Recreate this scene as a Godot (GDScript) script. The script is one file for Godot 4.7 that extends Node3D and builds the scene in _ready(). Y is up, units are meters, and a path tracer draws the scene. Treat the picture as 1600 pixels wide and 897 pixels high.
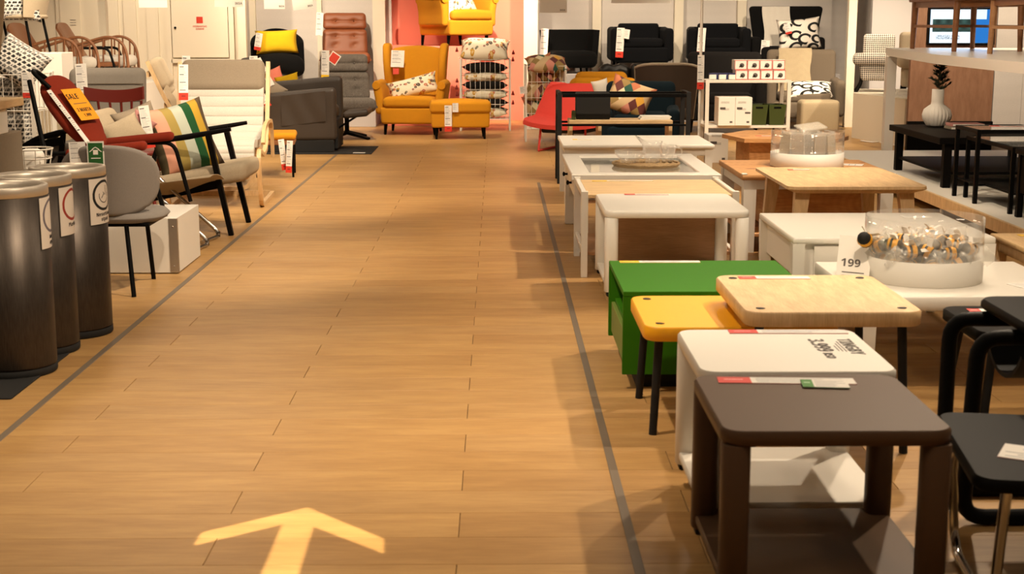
extends Node3D
# A furniture showroom: a wood-floored aisle between rows of low tables (right) and lounge chairs (left), upholstered chairs along the back wall.

const WARM := Color(1.0, 0.91, 0.79)
var M := {}
var taken := {}


# ---------------------------------------------------------------- mesh builder
class B:
	var st := SurfaceTool.new()
	var x := Transform3D.IDENTITY

	func _init() -> void:
		st.begin(Mesh.PRIMITIVE_TRIANGLES)

	func v(p: Vector3, uv := Vector2.ZERO) -> void:
		st.set_uv(uv)
		st.add_vertex(x * p)

	func sm(on: bool) -> void:
		st.set_smooth_group(1 if on else -1)

	# corners anticlockwise as seen from outside
	func quad(a: Vector3, b: Vector3, c: Vector3, d: Vector3) -> void:
		v(a); v(c); v(b); v(a); v(d); v(c)

	func quad_uv(a: Vector3, b: Vector3, c: Vector3, d: Vector3, ua: Vector2, ub: Vector2, uc: Vector2, ud: Vector2) -> void:
		v(a, ua); v(c, uc); v(b, ub); v(a, ua); v(d, ud); v(c, uc)

	func cap(loop: Array, flip: bool) -> void:
		sm(false)
		var c := Vector3.ZERO
		for p in loop:
			c += p
		c /= loop.size()
		for i in loop.size():
			var a: Vector3 = loop[i]
			var b: Vector3 = loop[(i + 1) % loop.size()]
			if flip:
				v(c); v(a); v(b)
			else:
				v(c); v(b); v(a)

	# rings of points, each anticlockwise about the way they follow one another
	func loft(ls: Array, smooth := true, caps := true) -> void:
		sm(smooth)
		for i in ls.size() - 1:
			var n: int = ls[i].size()
			for j in n:
				var k := (j + 1) % n
				quad(ls[i][j], ls[i][k], ls[i + 1][k], ls[i + 1][j])
		if caps:
			cap(ls[0], true)
			cap(ls[-1], false)

	func box(c: Vector3, s: Vector3, bev := 0.003) -> void:
		slab(c - Vector3(0, s.y / 2, 0), s.x, s.z, s.y, 0.0, bev)

	# rounded rectangle in plan, standing on c
	func slab(c: Vector3, w: float, d: float, h: float, r := 0.02, bev := 0.003, seg := 5) -> void:
		var ls := []
		var b := minf(bev, minf(h, minf(w, d)) * 0.45)
		for q in [[b, 0.0], [0.0, b], [0.0, h - b], [b, h]]:
			var l := []
			var ww: float = w / 2 - q[0]
			var dd: float = d / 2 - q[0]
			var rr: float = maxf(r - q[0], 0.0)
			if r <= 0.0:
				for s in [[1, -1], [-1, -1], [-1, 1], [1, 1]]:
					l.append(c + Vector3(s[0] * ww, q[1], s[1] * dd))
			else:
				var k := 0
				for s in [[1, -1], [-1, -1], [-1, 1], [1, 1]]:
					for i in seg + 1:
						var a := (k + float(i) / seg) * PI / 2
						l.append(c + Vector3(s[0] * (ww - rr) + rr * cos(a), q[1], s[1] * (dd - rr) - rr * sin(a)))
					k += 1
			ls.append(l)
		loft(ls, r > 0.0)

	func tube(pts: Array, r, n := 8, closed := false) -> void:
		var ls := []
		var u := Vector3.ZERO
		var m := pts.size()
		for i in m:
			var p: Vector3 = pts[i]
			var t: Vector3
			if closed:
				t = pts[(i + 1) % m] - pts[(i - 1 + m) % m]
			else:
				t = pts[mini(i + 1, m - 1)] - pts[maxi(i - 1, 0)]
			t = t.normalized()
			if u == Vector3.ZERO:
				u = t.cross(Vector3.UP if absf(t.y) < 0.9 else Vector3.RIGHT).normalized()
			u = (u - t * u.dot(t)).normalized()
			var w := t.cross(u)
			var rr: float = r[i] if r is Array else r
			var l := []
			for j in n:
				var a := TAU * (j + 0.5) / n
				l.append(p + (u * cos(a) + w * sin(a)) * rr)
			ls.append(l)
		if closed:
			ls.append(ls[0])
		loft(ls, n > 4, not closed)

	# rectangular beam, tapering from (w0, d0) to (w1, d1)
	func bar(a: Vector3, b: Vector3, w0: float, d0: float, w1 := -1.0, d1 := -1.0, side := Vector3.RIGHT) -> void:
		var t := (b - a).normalized()
		var u := (side - t * side.dot(t)).normalized()
		var w := t.cross(u)
		var ls := []
		for q in [[a, w0, d0], [b, w0 if w1 < 0 else w1, d0 if d1 < 0 else d1]]:
			var l := []
			for s in [[1, -1], [1, 1], [-1, 1], [-1, -1]]:
				l.append(q[0] + u * (s[0] * q[1] / 2) + w * (s[1] * q[2] / 2))
			ls.append(l)
		loft(ls, false)

	func lathe(prof: Array, n := 24, c := Vector3.ZERO, caps := true) -> void:
		var ls := []
		for p in prof:
			var l := []
			for j in n:
				var a := TAU * j / n
				l.append(c + Vector3(p[0] * cos(a), p[1], -p[0] * sin(a)))
			ls.append(l)
		loft(ls, true, caps)

	# upholstered block: rounded all round, then bent by f
	func soft(c: Vector3, s: Vector3, r := 0.04, m := 4, f = null) -> void:
		var h := s / 2
		r = minf(r, minf(h.x, minf(h.y, h.z)) * 0.98)
		var ax := []
		for k in 3:
			var l := []
			for q in [1.0, 0.62, 0.28]:
				l.append(-h[k] + r * (1.0 - q))
			for i in m + 1:
				l.append(lerpf(-h[k] + r, h[k] - r, float(i) / m))
			for q in [0.28, 0.62, 1.0]:
				l.append(h[k] - r * (1.0 - q))
			ax.append(l)
		var inn := h - Vector3(r, r, r)
		sm(true)
		for k in 3:
			var a := (k + 1) % 3
			var b := (k + 2) % 3
			for sg in [-1.0, 1.0]:
				var g := []
				for i in ax[a].size():
					var row := []
					for j in ax[b].size():
						var p := Vector3.ZERO
						p[k] = sg * h[k]
						p[a] = ax[a][i]
						p[b] = ax[b][j]
						var q := p.clamp(-inn, inn)
						p = c + q + (p - q).normalized() * r
						row.append(f.call(p) if f != null else p)
					g.append(row)
				for i in g.size() - 1:
					for j in g[i].size() - 1:
						if sg > 0:
							quad(g[i][j], g[i + 1][j], g[i + 1][j + 1], g[i][j + 1])
						else:
							quad(g[i][j], g[i][j + 1], g[i + 1][j + 1], g[i + 1][j])

	# a pillow standing in the xy plane, print on +z
	func pillow(w: float, h: float, t: float, n := 12, crease := 0.0) -> void:
		sm(true)
		for sg in [1.0, -1.0]:
			var g := []
			for i in n + 1:
				var row := []
				for j in n + 1:
					var a := 2.0 * i / n - 1
					var b := 2.0 * j / n - 1
					var f := pow(maxf((1 - pow(absf(a), 2.6)) * (1 - pow(absf(b), 2.6)), 0.0), 0.5)
					f *= 1.0 + crease * sin(7 * a + 3 * b * sg) * cos(5 * b + a)
					row.append([Vector3(w / 2 * a * (1 - 0.09 * (1 - b * b)), h / 2 * b * (1 - 0.09 * (1 - a * a)), sg * t / 2 * f), Vector2((a + 1) / 2, (1 - b) / 2)])
				g.append(row)
			for i in n:
				for j in n:
					var c := [g[i][j], g[i + 1][j], g[i + 1][j + 1], g[i][j + 1]]
					if sg < 0:
						c.reverse()
					quad_uv(c[0][0], c[1][0], c[2][0], c[3][0], c[0][1], c[1][1], c[2][1], c[3][1])

	# a bent panel of even thickness: f(u, v) gives its middle
	func sheet(f: Callable, nu: int, nv: int, th: float, smooth := true) -> void:
		sm(smooth)
		var g := []
		for i in nu + 1:
			var row := []
			for j in nv + 1:
				var u := float(i) / nu
				var w := float(j) / nv
				var e := 0.004
				var p: Vector3 = f.call(u, w)
				var du: Vector3 = f.call(minf(u + e, 1), w) - f.call(maxf(u - e, 0), w)
				var dv: Vector3 = f.call(u, minf(w + e, 1)) - f.call(u, maxf(w - e, 0))
				var nn := du.cross(dv).normalized() * th / 2
				row.append([p + nn, p - nn, Vector2(u, 1 - w)])
			g.append(row)
		for i in nu:
			for j in nv:
				var a: Array = g[i][j]
				var b: Array = g[i + 1][j]
				var c: Array = g[i + 1][j + 1]
				var d: Array = g[i][j + 1]
				quad_uv(a[0], b[0], c[0], d[0], a[2], b[2], c[2], d[2])
				quad_uv(a[1], d[1], c[1], b[1], a[2], d[2], c[2], b[2])
		sm(false)
		for i in nu:
			quad(g[i][0][1], g[i + 1][0][1], g[i + 1][0][0], g[i][0][0])
			quad(g[i][nv][0], g[i + 1][nv][0], g[i + 1][nv][1], g[i][nv][1])
		for j in nv:
			quad(g[0][j][0], g[0][j + 1][0], g[0][j + 1][1], g[0][j][1])
			quad(g[nu][j][1], g[nu][j + 1][1], g[nu][j + 1][0], g[nu][j][0])

	# thin card facing +z, its print on the front
	func card(w: float, h: float, t := 0.002) -> void:
		sm(false)
		var a := w / 2
		var b := h / 2
		var f := t / 2
		quad_uv(Vector3(-a, -b, f), Vector3(a, -b, f), Vector3(a, b, f), Vector3(-a, b, f), Vector2(0, 1), Vector2(1, 1), Vector2(1, 0), Vector2(0, 0))
		quad_uv(Vector3(a, -b, -f), Vector3(-a, -b, -f), Vector3(-a, b, -f), Vector3(a, b, -f), Vector2(1, 1), Vector2(0, 1), Vector2(0, 0), Vector2(1, 0))
		for s in [[-a, -1], [a, 1]]:
			var q := [Vector3(s[0], -b, f), Vector3(s[0], -b, -f), Vector3(s[0], b, -f), Vector3(s[0], b, f)]
			if s[1] < 0:
				q.reverse()
			quad(q[0], q[1], q[2], q[3])
		quad(Vector3(-a, b, f), Vector3(a, b, f), Vector3(a, b, -f), Vector3(-a, b, -f))
		quad(Vector3(-a, -b, -f), Vector3(a, -b, -f), Vector3(a, -b, f), Vector3(-a, -b, f))


# ---------------------------------------------------------------- nodes
func numbered(called: String) -> String:
	taken[called] = taken.get(called, -1) + 1
	return called if taken[called] == 0 else "%s_%03d" % [called, taken[called]]

func obj(called: String, b: B, m: Material, parent: Node = null) -> MeshInstance3D:
	b.st.generate_normals()
	b.st.set_material(m)
	var o := MeshInstance3D.new()
	o.mesh = b.st.commit()
	if parent == null:
		o.name = numbered(called)
		add_child(o)
	else:
		o.name = called
		parent.add_child(o, true)
	return o

func meta(o: Node, label: String, category: String, group := "") -> void:
	o.set_meta("label", label)
	o.set_meta("category", category)
	if group != "":
		o.set_meta("group", group)

func thing(called: String, label: String, category: String, at := Vector3.ZERO, turn := 0.0, group := "") -> Node3D:
	var o := Node3D.new()
	o.name = numbered(called)
	add_child(o)
	o.position = at
	o.rotation.y = deg_to_rad(turn)
	meta(o, label, category, group)
	return o

func copy(src: Node3D, called: String, label: String, at: Vector3, turn := 0.0) -> Node3D:
	var o: Node3D = src.duplicate()
	o.name = numbered(called)
	add_child(o)
	o.position = at
	o.rotation.y = deg_to_rad(turn)
	o.set_meta("label", label)
	return o

func struct(called: String, b: B, m: Material, parent: Node = null) -> MeshInstance3D:
	var o := obj(called, b, m, parent)
	if parent == null:
		o.set_meta("kind", "structure")
	return o

func lettering(s: String, size: float, at: Transform3D, m: Material, parent: Node, called := "lettering", bold := true) -> MeshInstance3D:
	var t := TextMesh.new()
	var f := SystemFont.new()
	f.font_names = PackedStringArray(["Droid Sans"])
	f.font_weight = 700 if bold else 400
	t.font = f
	t.text = s
	t.font_size = 32
	t.pixel_size = size / 32.0
	t.depth = 0.0008
	t.curve_step = 4
	t.material = m
	var o := MeshInstance3D.new()
	o.mesh = t
	o.name = called
	o.transform = at
	parent.add_child(o, true)
	return o

func basis_of(rx: float, ry: float, rz: float) -> Basis:
	return Basis.from_euler(Vector3(deg_to_rad(rx), deg_to_rad(ry), deg_to_rad(rz)))

func arc_pts(c: Vector3, r: float, a0: float, a1: float, u: Vector3, w: Vector3, n := 8) -> Array:
	var l := []
	for i in n + 1:
		var a := deg_to_rad(lerpf(a0, a1, float(i) / n))
		l.append(c + u * (r * cos(a)) + w * (r * sin(a)))
	return l

# corners rounded off a polyline
func round_path(pts: Array, r: float, n := 5) -> Array:
	var l := [pts[0]]
	for i in range(1, pts.size() - 1):
		var p: Vector3 = pts[i]
		var a: Vector3 = p + (pts[i - 1] - p).limit_length(r)
		var b: Vector3 = p + (pts[i + 1] - p).limit_length(r)
		for k in n + 1:
			var t := float(k) / n
			l.append(a.lerp(p, t).lerp(p.lerp(b, t), t))
	l.append(pts[-1])
	return l

# a smooth curve through the points
func curve(pts: Array, n := 5) -> Array:
	var l := []
	for i in pts.size() - 1:
		var a: Vector3 = pts[maxi(i - 1, 0)]
		var d: Vector3 = pts[mini(i + 2, pts.size() - 1)]
		for k in n:
			l.append((pts[i] as Vector3).cubic_interpolate(pts[i + 1], a, d, float(k) / n))
	l.append(pts[-1])
	return l


# ---------------------------------------------------------------- materials
func tex(w: int, h: int, f: Callable) -> ImageTexture:
	var im := Image.create(w, h, false, Image.FORMAT_RGB8)
	for j in h:
		for i in w:
			im.set_pixel(i, j, f.call(i, j))
	return ImageTexture.create_from_image(im)

func mat(called: String, c: Color, rough := 0.6, metal := 0.0) -> StandardMaterial3D:
	var m := StandardMaterial3D.new()
	m.resource_name = called
	m.albedo_color = c
	m.roughness = rough
	m.metallic = metal
	M[called] = m
	return m

func tri(m: StandardMaterial3D, t: Texture2D, s: float, world := false, off := Vector3.ZERO) -> StandardMaterial3D:
	m.albedo_texture = t
	m.uv1_triplanar = true
	m.uv1_world_triplanar = world
	m.uv1_scale = Vector3(s, s, s)
	m.uv1_offset = off
	return m

func cloth(called: String, c: Color, weave: Texture2D, s := 6.0, rough := 0.95) -> StandardMaterial3D:
	var m := tri(mat(called, c, rough), weave, s)
	m.metallic_specular = 0.3
	m.rim_enabled = true
	m.rim = 0.25
	m.rim_tint = 0.7
	return m

func printed(called: String, t: Texture2D, rough := 0.8) -> StandardMaterial3D:
	var m := mat(called, Color.WHITE, rough)
	m.albedo_texture = t
	return m

func grey(k: float) -> Color:
	return Color(k, k, k)

func materials() -> void:
	var n := FastNoiseLite.new()
	n.seed = 7
	n.frequency = 0.02
	var n2 := FastNoiseLite.new()
	n2.seed = 21
	n2.frequency = 0.05
	# grain along u, 512 x 512, seamless enough for a triplanar repeat
	var grain := func(i: int, j: int) -> float:
		var a := TAU * i / 512.0
		var p := Vector3(cos(a) * 26.0, sin(a) * 26.0, j * 1.7)
		var q := Vector3(cos(a) * 40.0, sin(a) * 40.0, j * 9.0)
		return 0.5 * n.get_noise_3dv(p) + 0.5 * n2.get_noise_3dv(q * 0.8)
	var wood := tex(512, 512, func(i: int, j: int) -> Color:
		var g: float = grain.call(i, j)
		return Color(0.92 + 0.15 * g, 0.91 + 0.18 * g, 0.89 + 0.21 * g).clamp())
	var wood_v := tex(512, 512, func(i: int, j: int) -> Color:
		var g: float = grain.call(j, i)
		return Color(0.92 + 0.16 * g, 0.90 + 0.20 * g, 0.88 + 0.24 * g).clamp())
	var pine := tex(512, 512, func(i: int, j: int) -> Color:
		var g: float = grain.call(i, j)
		var k := 0.0
		for s in [[90, 140], [330, 60], [250, 360], [440, 430]]:
			var d := Vector2((i - s[0]) / 2.2, j - s[1]).length()
			k = maxf(k, smoothstep(16.0, 5.0, d))
			g += 0.5 * sin(d * 0.55) * exp(-d / 45.0)
		return Color(0.92 + 0.16 * g - 0.35 * k, 0.88 + 0.22 * g - 0.5 * k, 0.84 + 0.28 * g - 0.6 * k).clamp())
	var rng := RandomNumberGenerator.new()
	rng.seed = 5
	var weave := tex(128, 128, func(i: int, j: int) -> Color:
		return grey(clampf(0.86 + 0.07 * (1 if (i / 2 + j / 2) % 2 == 0 else -1) + rng.randf_range(-0.07, 0.07), 0, 1)))
	var melange := tex(128, 128, func(_i: int, _j: int) -> Color: return grey(rng.randf_range(0.35, 1.0)))
	var board := tex(128, 128, func(_i: int, j: int) -> Color: return grey(0.95 + 0.006 * sin(TAU * j / 32.0) + rng.randf_range(-0.015, 0.015)))
	var brushed := tex(256, 256, func(i: int, j: int) -> Color:
		return grey(clampf(0.86 + 0.18 * n2.get_noise_2d(i * 14.0, j * 0.5), 0, 1)))
	# surfaces
	var tones := [Color(0.745, 0.585, 0.372), Color(0.765, 0.605, 0.388), Color(0.725, 0.565, 0.358), Color(0.75, 0.595, 0.388)]
	for k in 4:
		tri(mat("floor_%d" % k, tones[k], 0.42), wood, 0.8, true, Vector3(k * 0.37, 0, k * 0.29)).metallic_specular = 0.4
	mat("joint", Color(0.42, 0.30, 0.20), 0.9)
	mat("strip", Color(0.47, 0.42, 0.36), 0.5, 0.2)
	tri(mat("wall", Color(0.80, 0.77, 0.74), 0.85), board, 2.0)
	mat("wall_grey", Color(0.66, 0.64, 0.63), 0.9)
	mat("cream", Color(0.84, 0.80, 0.72), 0.6)
	mat("coral", Color(0.95, 0.54, 0.45), 0.85)
	mat("ceiling", Color(0.55, 0.54, 0.52), 0.95)
	mat("white", Color(0.90, 0.88, 0.84), 0.3)
	mat("white_matt", Color(0.88, 0.86, 0.82), 0.6)
	mat("white_metal", Color(0.88, 0.85, 0.8), 0.4)
	mat("black", Color(0.045, 0.042, 0.04), 0.5)
	mat("black_matt", Color(0.04, 0.037, 0.035), 0.75)
	mat("black_wood", Color(0.055, 0.047, 0.042), 0.5).metallic_specular = 0.16
	M.black.metallic_specular = 0.2
	mat("rubber", Color(0.10, 0.095, 0.09), 0.9)
	mat("chrome", Color(0.75, 0.74, 0.73), 0.12, 1.0)
	mat("alu", Color(0.70, 0.67, 0.63), 0.4, 0.8)
	tri(mat("steel", Color(0.36, 0.325, 0.295), 0.42, 0.85), brushed, 2.0)
	mat("steel_rim", Color(0.80, 0.76, 0.70), 0.42, 0.7)
	mat("table_grey", Color(0.34, 0.255, 0.185), 0.45).metallic_specular = 0.25
	mat("green", Color(0.20, 0.44, 0.03), 0.6).metallic_specular = 0.3
	mat("green_edge", Color(0.45, 0.52, 0.22), 0.6)
	mat("green_box", Color(0.22, 0.27, 0.09), 0.5)
	mat("yellow_paint", Color(0.93, 0.66, 0.07), 0.42)
	tri(mat("birch", Color(0.90, 0.77, 0.58), 0.45), wood_v, 1.6)
	tri(mat("birch_x", Color(0.90, 0.77, 0.58), 0.45), wood, 1.6)
	tri(mat("pine", Color(0.85, 0.65, 0.43), 0.5), pine, 1.1)
	tri(mat("oak", Color(0.70, 0.52, 0.36), 0.5), wood, 1.2)
	tri(mat("brown_wood", Color(0.56, 0.37, 0.23), 0.4), wood, 1.8)
	tri(mat("panel_wood", Color(0.57, 0.42, 0.32), 0.55), wood_v, 1.2)
	mat("red_wood", Color(0.36, 0.09, 0.06), 0.4)
	tri(mat("rattan", Color(0.70, 0.45, 0.27), 0.5), melange, 9.0)
	mat("leather_brown", Color(0.49, 0.265, 0.135), 0.55)
	mat("tassel_red", Color(0.5, 0.16, 0.12), 0.9)
	tri(mat("seagrass", Color(0.88, 0.73, 0.52), 0.8), melange, 9.0)
	mat("leather_dark", Color(0.225, 0.19, 0.16), 0.5)
	mat("leather_black", Color(0.05, 0.045, 0.042), 0.4)
	cloth("fabric_yellow", Color(0.91, 0.62, 0.14), weave)
	cloth("fabric_black", Color(0.035, 0.032, 0.032), weave).rim = 0.1
	cloth("fabric_charcoal", Color(0.12, 0.11, 0.105), weave)
	cloth("fabric_navy", Color(0.03, 0.035, 0.05), weave).rim = 0.1
	cloth("fabric_teal", Color(0.03, 0.10, 0.13), weave).rim = 0.15
	cloth("fabric_grey", Color(0.55, 0.52, 0.48), weave)
	cloth("fabric_seat_grey", Color(0.58, 0.55, 0.52), weave, 9.0)
	cloth("fabric_melange", Color(0.56, 0.52, 0.48), melange, 5.0)
	cloth("fabric_beige", Color(0.78, 0.71, 0.60), weave)
	cloth("fabric_stone", Color(0.62, 0.56, 0.48), weave)
	cloth("fabric_taupe", Color(0.45, 0.40, 0.34), weave)
	cloth("fabric_brown", Color(0.28, 0.23, 0.19), weave)
	cloth("fabric_red", Color(0.94, 0.33, 0.29), weave)
	cloth("fabric_rust", Color(0.58, 0.20, 0.12), weave)
	cloth("fabric_pink", Color(0.82, 0.58, 0.55), weave)
	cloth("fabric_white", Color(0.88, 0.85, 0.80), weave)
	cloth("cushion_yellow", Color(0.92, 0.74, 0.12), weave)
	tri(mat("knit", Color(0.80, 0.72, 0.58), 0.95), tex(64, 64, func(i: int, j: int) -> Color:
		return grey(0.8 + 0.18 * sin(TAU * (i + j) / 16.0) * sin(TAU * (i - j) / 16.0))), 9.0)
	tri(mat("houndstooth", Color.WHITE, 0.95), tex(64, 64, func(i: int, j: int) -> Color:
		var a := (i / 8) % 2
		var b := (j / 8) % 2
		var dark := (a == 0 and b == 0) or (a != b and ((i + j) / 4) % 2 == 0)
		return Color(0.06, 0.055, 0.06) if dark else Color(0.80, 0.76, 0.70)), 11.0)
	# glass and light
	var gl := mat("glass", Color(0.93, 0.95, 0.93, 0.10), 0.03)
	gl.transparency = BaseMaterial3D.TRANSPARENCY_ALPHA
	var ac := mat("acrylic", Color(0.95, 0.95, 0.93, 0.05), 0.06)
	ac.transparency = BaseMaterial3D.TRANSPARENCY_ALPHA
	var cr := mat("crystal", Color(0.97, 0.96, 0.93, 0.10), 0.04)
	cr.transparency = BaseMaterial3D.TRANSPARENCY_ALPHA
	var po := mat("polybag", Color(0.95, 0.93, 0.88, 0.26), 0.3)
	po.transparency = BaseMaterial3D.TRANSPARENCY_ALPHA
	var le := mat("lamp_lens", Color.WHITE, 0.4)
	le.emission_enabled = true
	le.emission = WARM
	le.emission_energy_multiplier = 6.0
	# prints
	mat("ink", Color(0.06, 0.055, 0.05), 0.8)
	mat("ink_grey", Color(0.35, 0.32, 0.3), 0.8)
	mat("ink_red", Color(0.75, 0.2, 0.12), 0.8)
	mat("paper", Color(0.91, 0.89, 0.85), 0.7)
	var rows := func(foot: Color, from: float) -> Texture2D:
		rng.seed = 11
		var im := Image.create(64, 256, false, Image.FORMAT_RGB8)
		im.fill(Color(0.90, 0.88, 0.85))
		for k in 22:
			var wide := rng.randi_range(20, 50)
			im.fill_rect(Rect2i(6, 14 + k * 8, wide, 5 if k % 7 == 0 else 2), grey(0.25 if k % 7 == 0 else 0.6))
		im.fill_rect(Rect2i(0, int(256 * from), 64, 256), foot)
		im.fill_rect(Rect2i(18, int(256 * from) + 18, 28, 10), foot.darkened(0.35))
		return ImageTexture.create_from_image(im)
	printed("tag_red", rows.call(Color(0.80, 0.20, 0.12), 0.80))
	printed("tag_yellow", rows.call(Color(0.93, 0.75, 0.10), 0.85))
	printed("tag_white", rows.call(Color(0.90, 0.88, 0.85), 0.92))
	var across := func(left: Color) -> Texture2D:
		rng.seed = 17
		var im := Image.create(256, 64, false, Image.FORMAT_RGB8)
		im.fill(Color(0.88, 0.86, 0.83))
		for k in 6:
			im.fill_rect(Rect2i(72, 8 + k * 9, rng.randi_range(90, 170), 3), grey(0.55))
		im.fill_rect(Rect2i(0, 0, 62, 64), left)
		im.fill_rect(Rect2i(12, 22, 36, 8), left.lightened(0.5))
		return ImageTexture.create_from_image(im)
	printed("strip_red", across.call(Color(0.82, 0.30, 0.27)))
	printed("strip_yellow", across.call(Color(0.90, 0.72, 0.18)))
	printed("strip_green", across.call(Color(0.30, 0.52, 0.25)))
	mat("card_green", Color(0.10, 0.34, 0.12), 0.6)
	mat("card_yellow", Color(0.95, 0.62, 0.05), 0.6)
	mat("card_red", Color(0.82, 0.24, 0.16), 0.6)
	# pillow prints
	var bw := tex(128, 128, func(i: int, j: int) -> Color:
		var s := (j / 16) % 2
		var a := (i + s * 10 + (j % 16) / 2) % 20
		return Color(0.05, 0.05, 0.06) if a < 13 and (j % 16) > 3 + a / 3 else Color(0.86, 0.84, 0.80))
	tri(mat("print_angles", Color.WHITE, 0.95), bw, 5.0)
	rng.seed = 3
	var blobs := []
	for k in 60:
		blobs.append([rng.randf() * 192, rng.randf() * 128, rng.randf_range(3, 8), [Color(0.45, 0.12, 0.10), Color(0.75, 0.55, 0.12), Color(0.25, 0.28, 0.2), Color(0.70, 0.35, 0.20), Color(0.2, 0.17, 0.15)][k % 5]])
	printed("print_floral", tex(192, 128, func(i: int, j: int) -> Color:
		for q in blobs:
			var d := Vector2(i - q[0], (j - q[1]) * 0.8).length()
			if d < q[2] and (d > q[2] * 0.55 or (i + j) % 4 < 2):
				return q[3]
		return Color(0.90, 0.86, 0.76)))
	var many := [Color(0.83, 0.62, 0.22), Color(0.77, 0.66, 0.5), Color(0.72, 0.42, 0.28), Color(0.10, 0.30, 0.24), Color(0.85, 0.80, 0.66), Color(0.55, 0.45, 0.25), Color(0.78, 0.52, 0.45), Color(0.36, 0.16, 0.14)]
	printed("print_rhombs", tex(160, 160, func(i: int, j: int) -> Color:
		var a := int(floor((i + 0.6 * j) / 38.0))
		var b := int(floor((i - 0.6 * j + 400) / 38.0))
		return many[(a * 3 + b * 5 + a * b) % 8]))
	var bands := [Color(0.30, 0.26, 0.17), Color(0.84, 0.60, 0.50), Color(0.62, 0.54, 0.28), Color(0.70, 0.72, 0.66), Color(0.06, 0.29, 0.13), Color(0.72, 0.58, 0.18), Color(0.33, 0.26, 0.18)]
	var ends := [0.10, 0.30, 0.45, 0.62, 0.76, 0.90, 1.01]
	printed("print_stripes", tex(128, 8, func(i: int, _j: int) -> Color:
		for k in 7:
			if i / 128.0 < ends[k]:
				return bands[k]
		return bands[6]), 0.95)
	var rings := [[26, 38, 18], [66, 12, 20], [112, 44, 17], [52, 74, 17], [80, 92, 19], [118, 92, 14], [14, 78, 20], [52, 124, 18], [104, 128, 15]]
	printed("print_loops", tex(128, 128, func(i: int, j: int) -> Color:
		for q in rings:
			var d := Vector2(i - q[0], j - q[1])
			if absf(d.length() - q[2]) < 4.4 and d.x + 0.5 * d.y < q[2] * 0.75:
				return Color(0.05, 0.05, 0.05)
		return Color(0.88, 0.85, 0.80)), 0.95)

# ---------------------------------------------------------------- scene
func _ready() -> void:
	# camera: eye height, tilted down the aisle, 50 mm look
	var cam := Camera3D.new()
	cam.name = "camera"
	add_child(cam)
	cam.position = Vector3(0, 1.31, 0)
	cam.rotation_degrees = Vector3(-10.6365, -0.6234, 0)
	cam.near = 0.05
	cam.far = 60.0
	var lens := CameraAttributesPhysical.new()
	lens.frustum_focal_length = 59.45
	lens.frustum_focus_distance = 9.5
	lens.exposure_aperture = 8.5
	cam.attributes = lens
	cam.fov = 22.823
	cam.current = true
	# surroundings: closed hall, no daylight
	var env := Environment.new()
	env.background_mode = Environment.BG_COLOR
	env.background_color = Color(0.01, 0.009, 0.008)
	env.tonemap_mode = Environment.TONE_MAPPER_LINEAR
	env.tonemap_exposure = 1.4
	env.sdfgi_enabled = true
	env.ssao_enabled = true
	env.ssil_enabled = true
	var we := WorldEnvironment.new()
	we.name = "surroundings"
	we.environment = env
	add_child(we)
	materials()
	lights()
	shell()
	print("shell ", Time.get_ticks_msec())
	aisle_right()
	print("right ", Time.get_ticks_msec())
	aisle_left()
	print("left ", Time.get_ticks_msec())
	back_row()
	platform_right()
	signs()
	print("done ", Time.get_ticks_msec())


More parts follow.
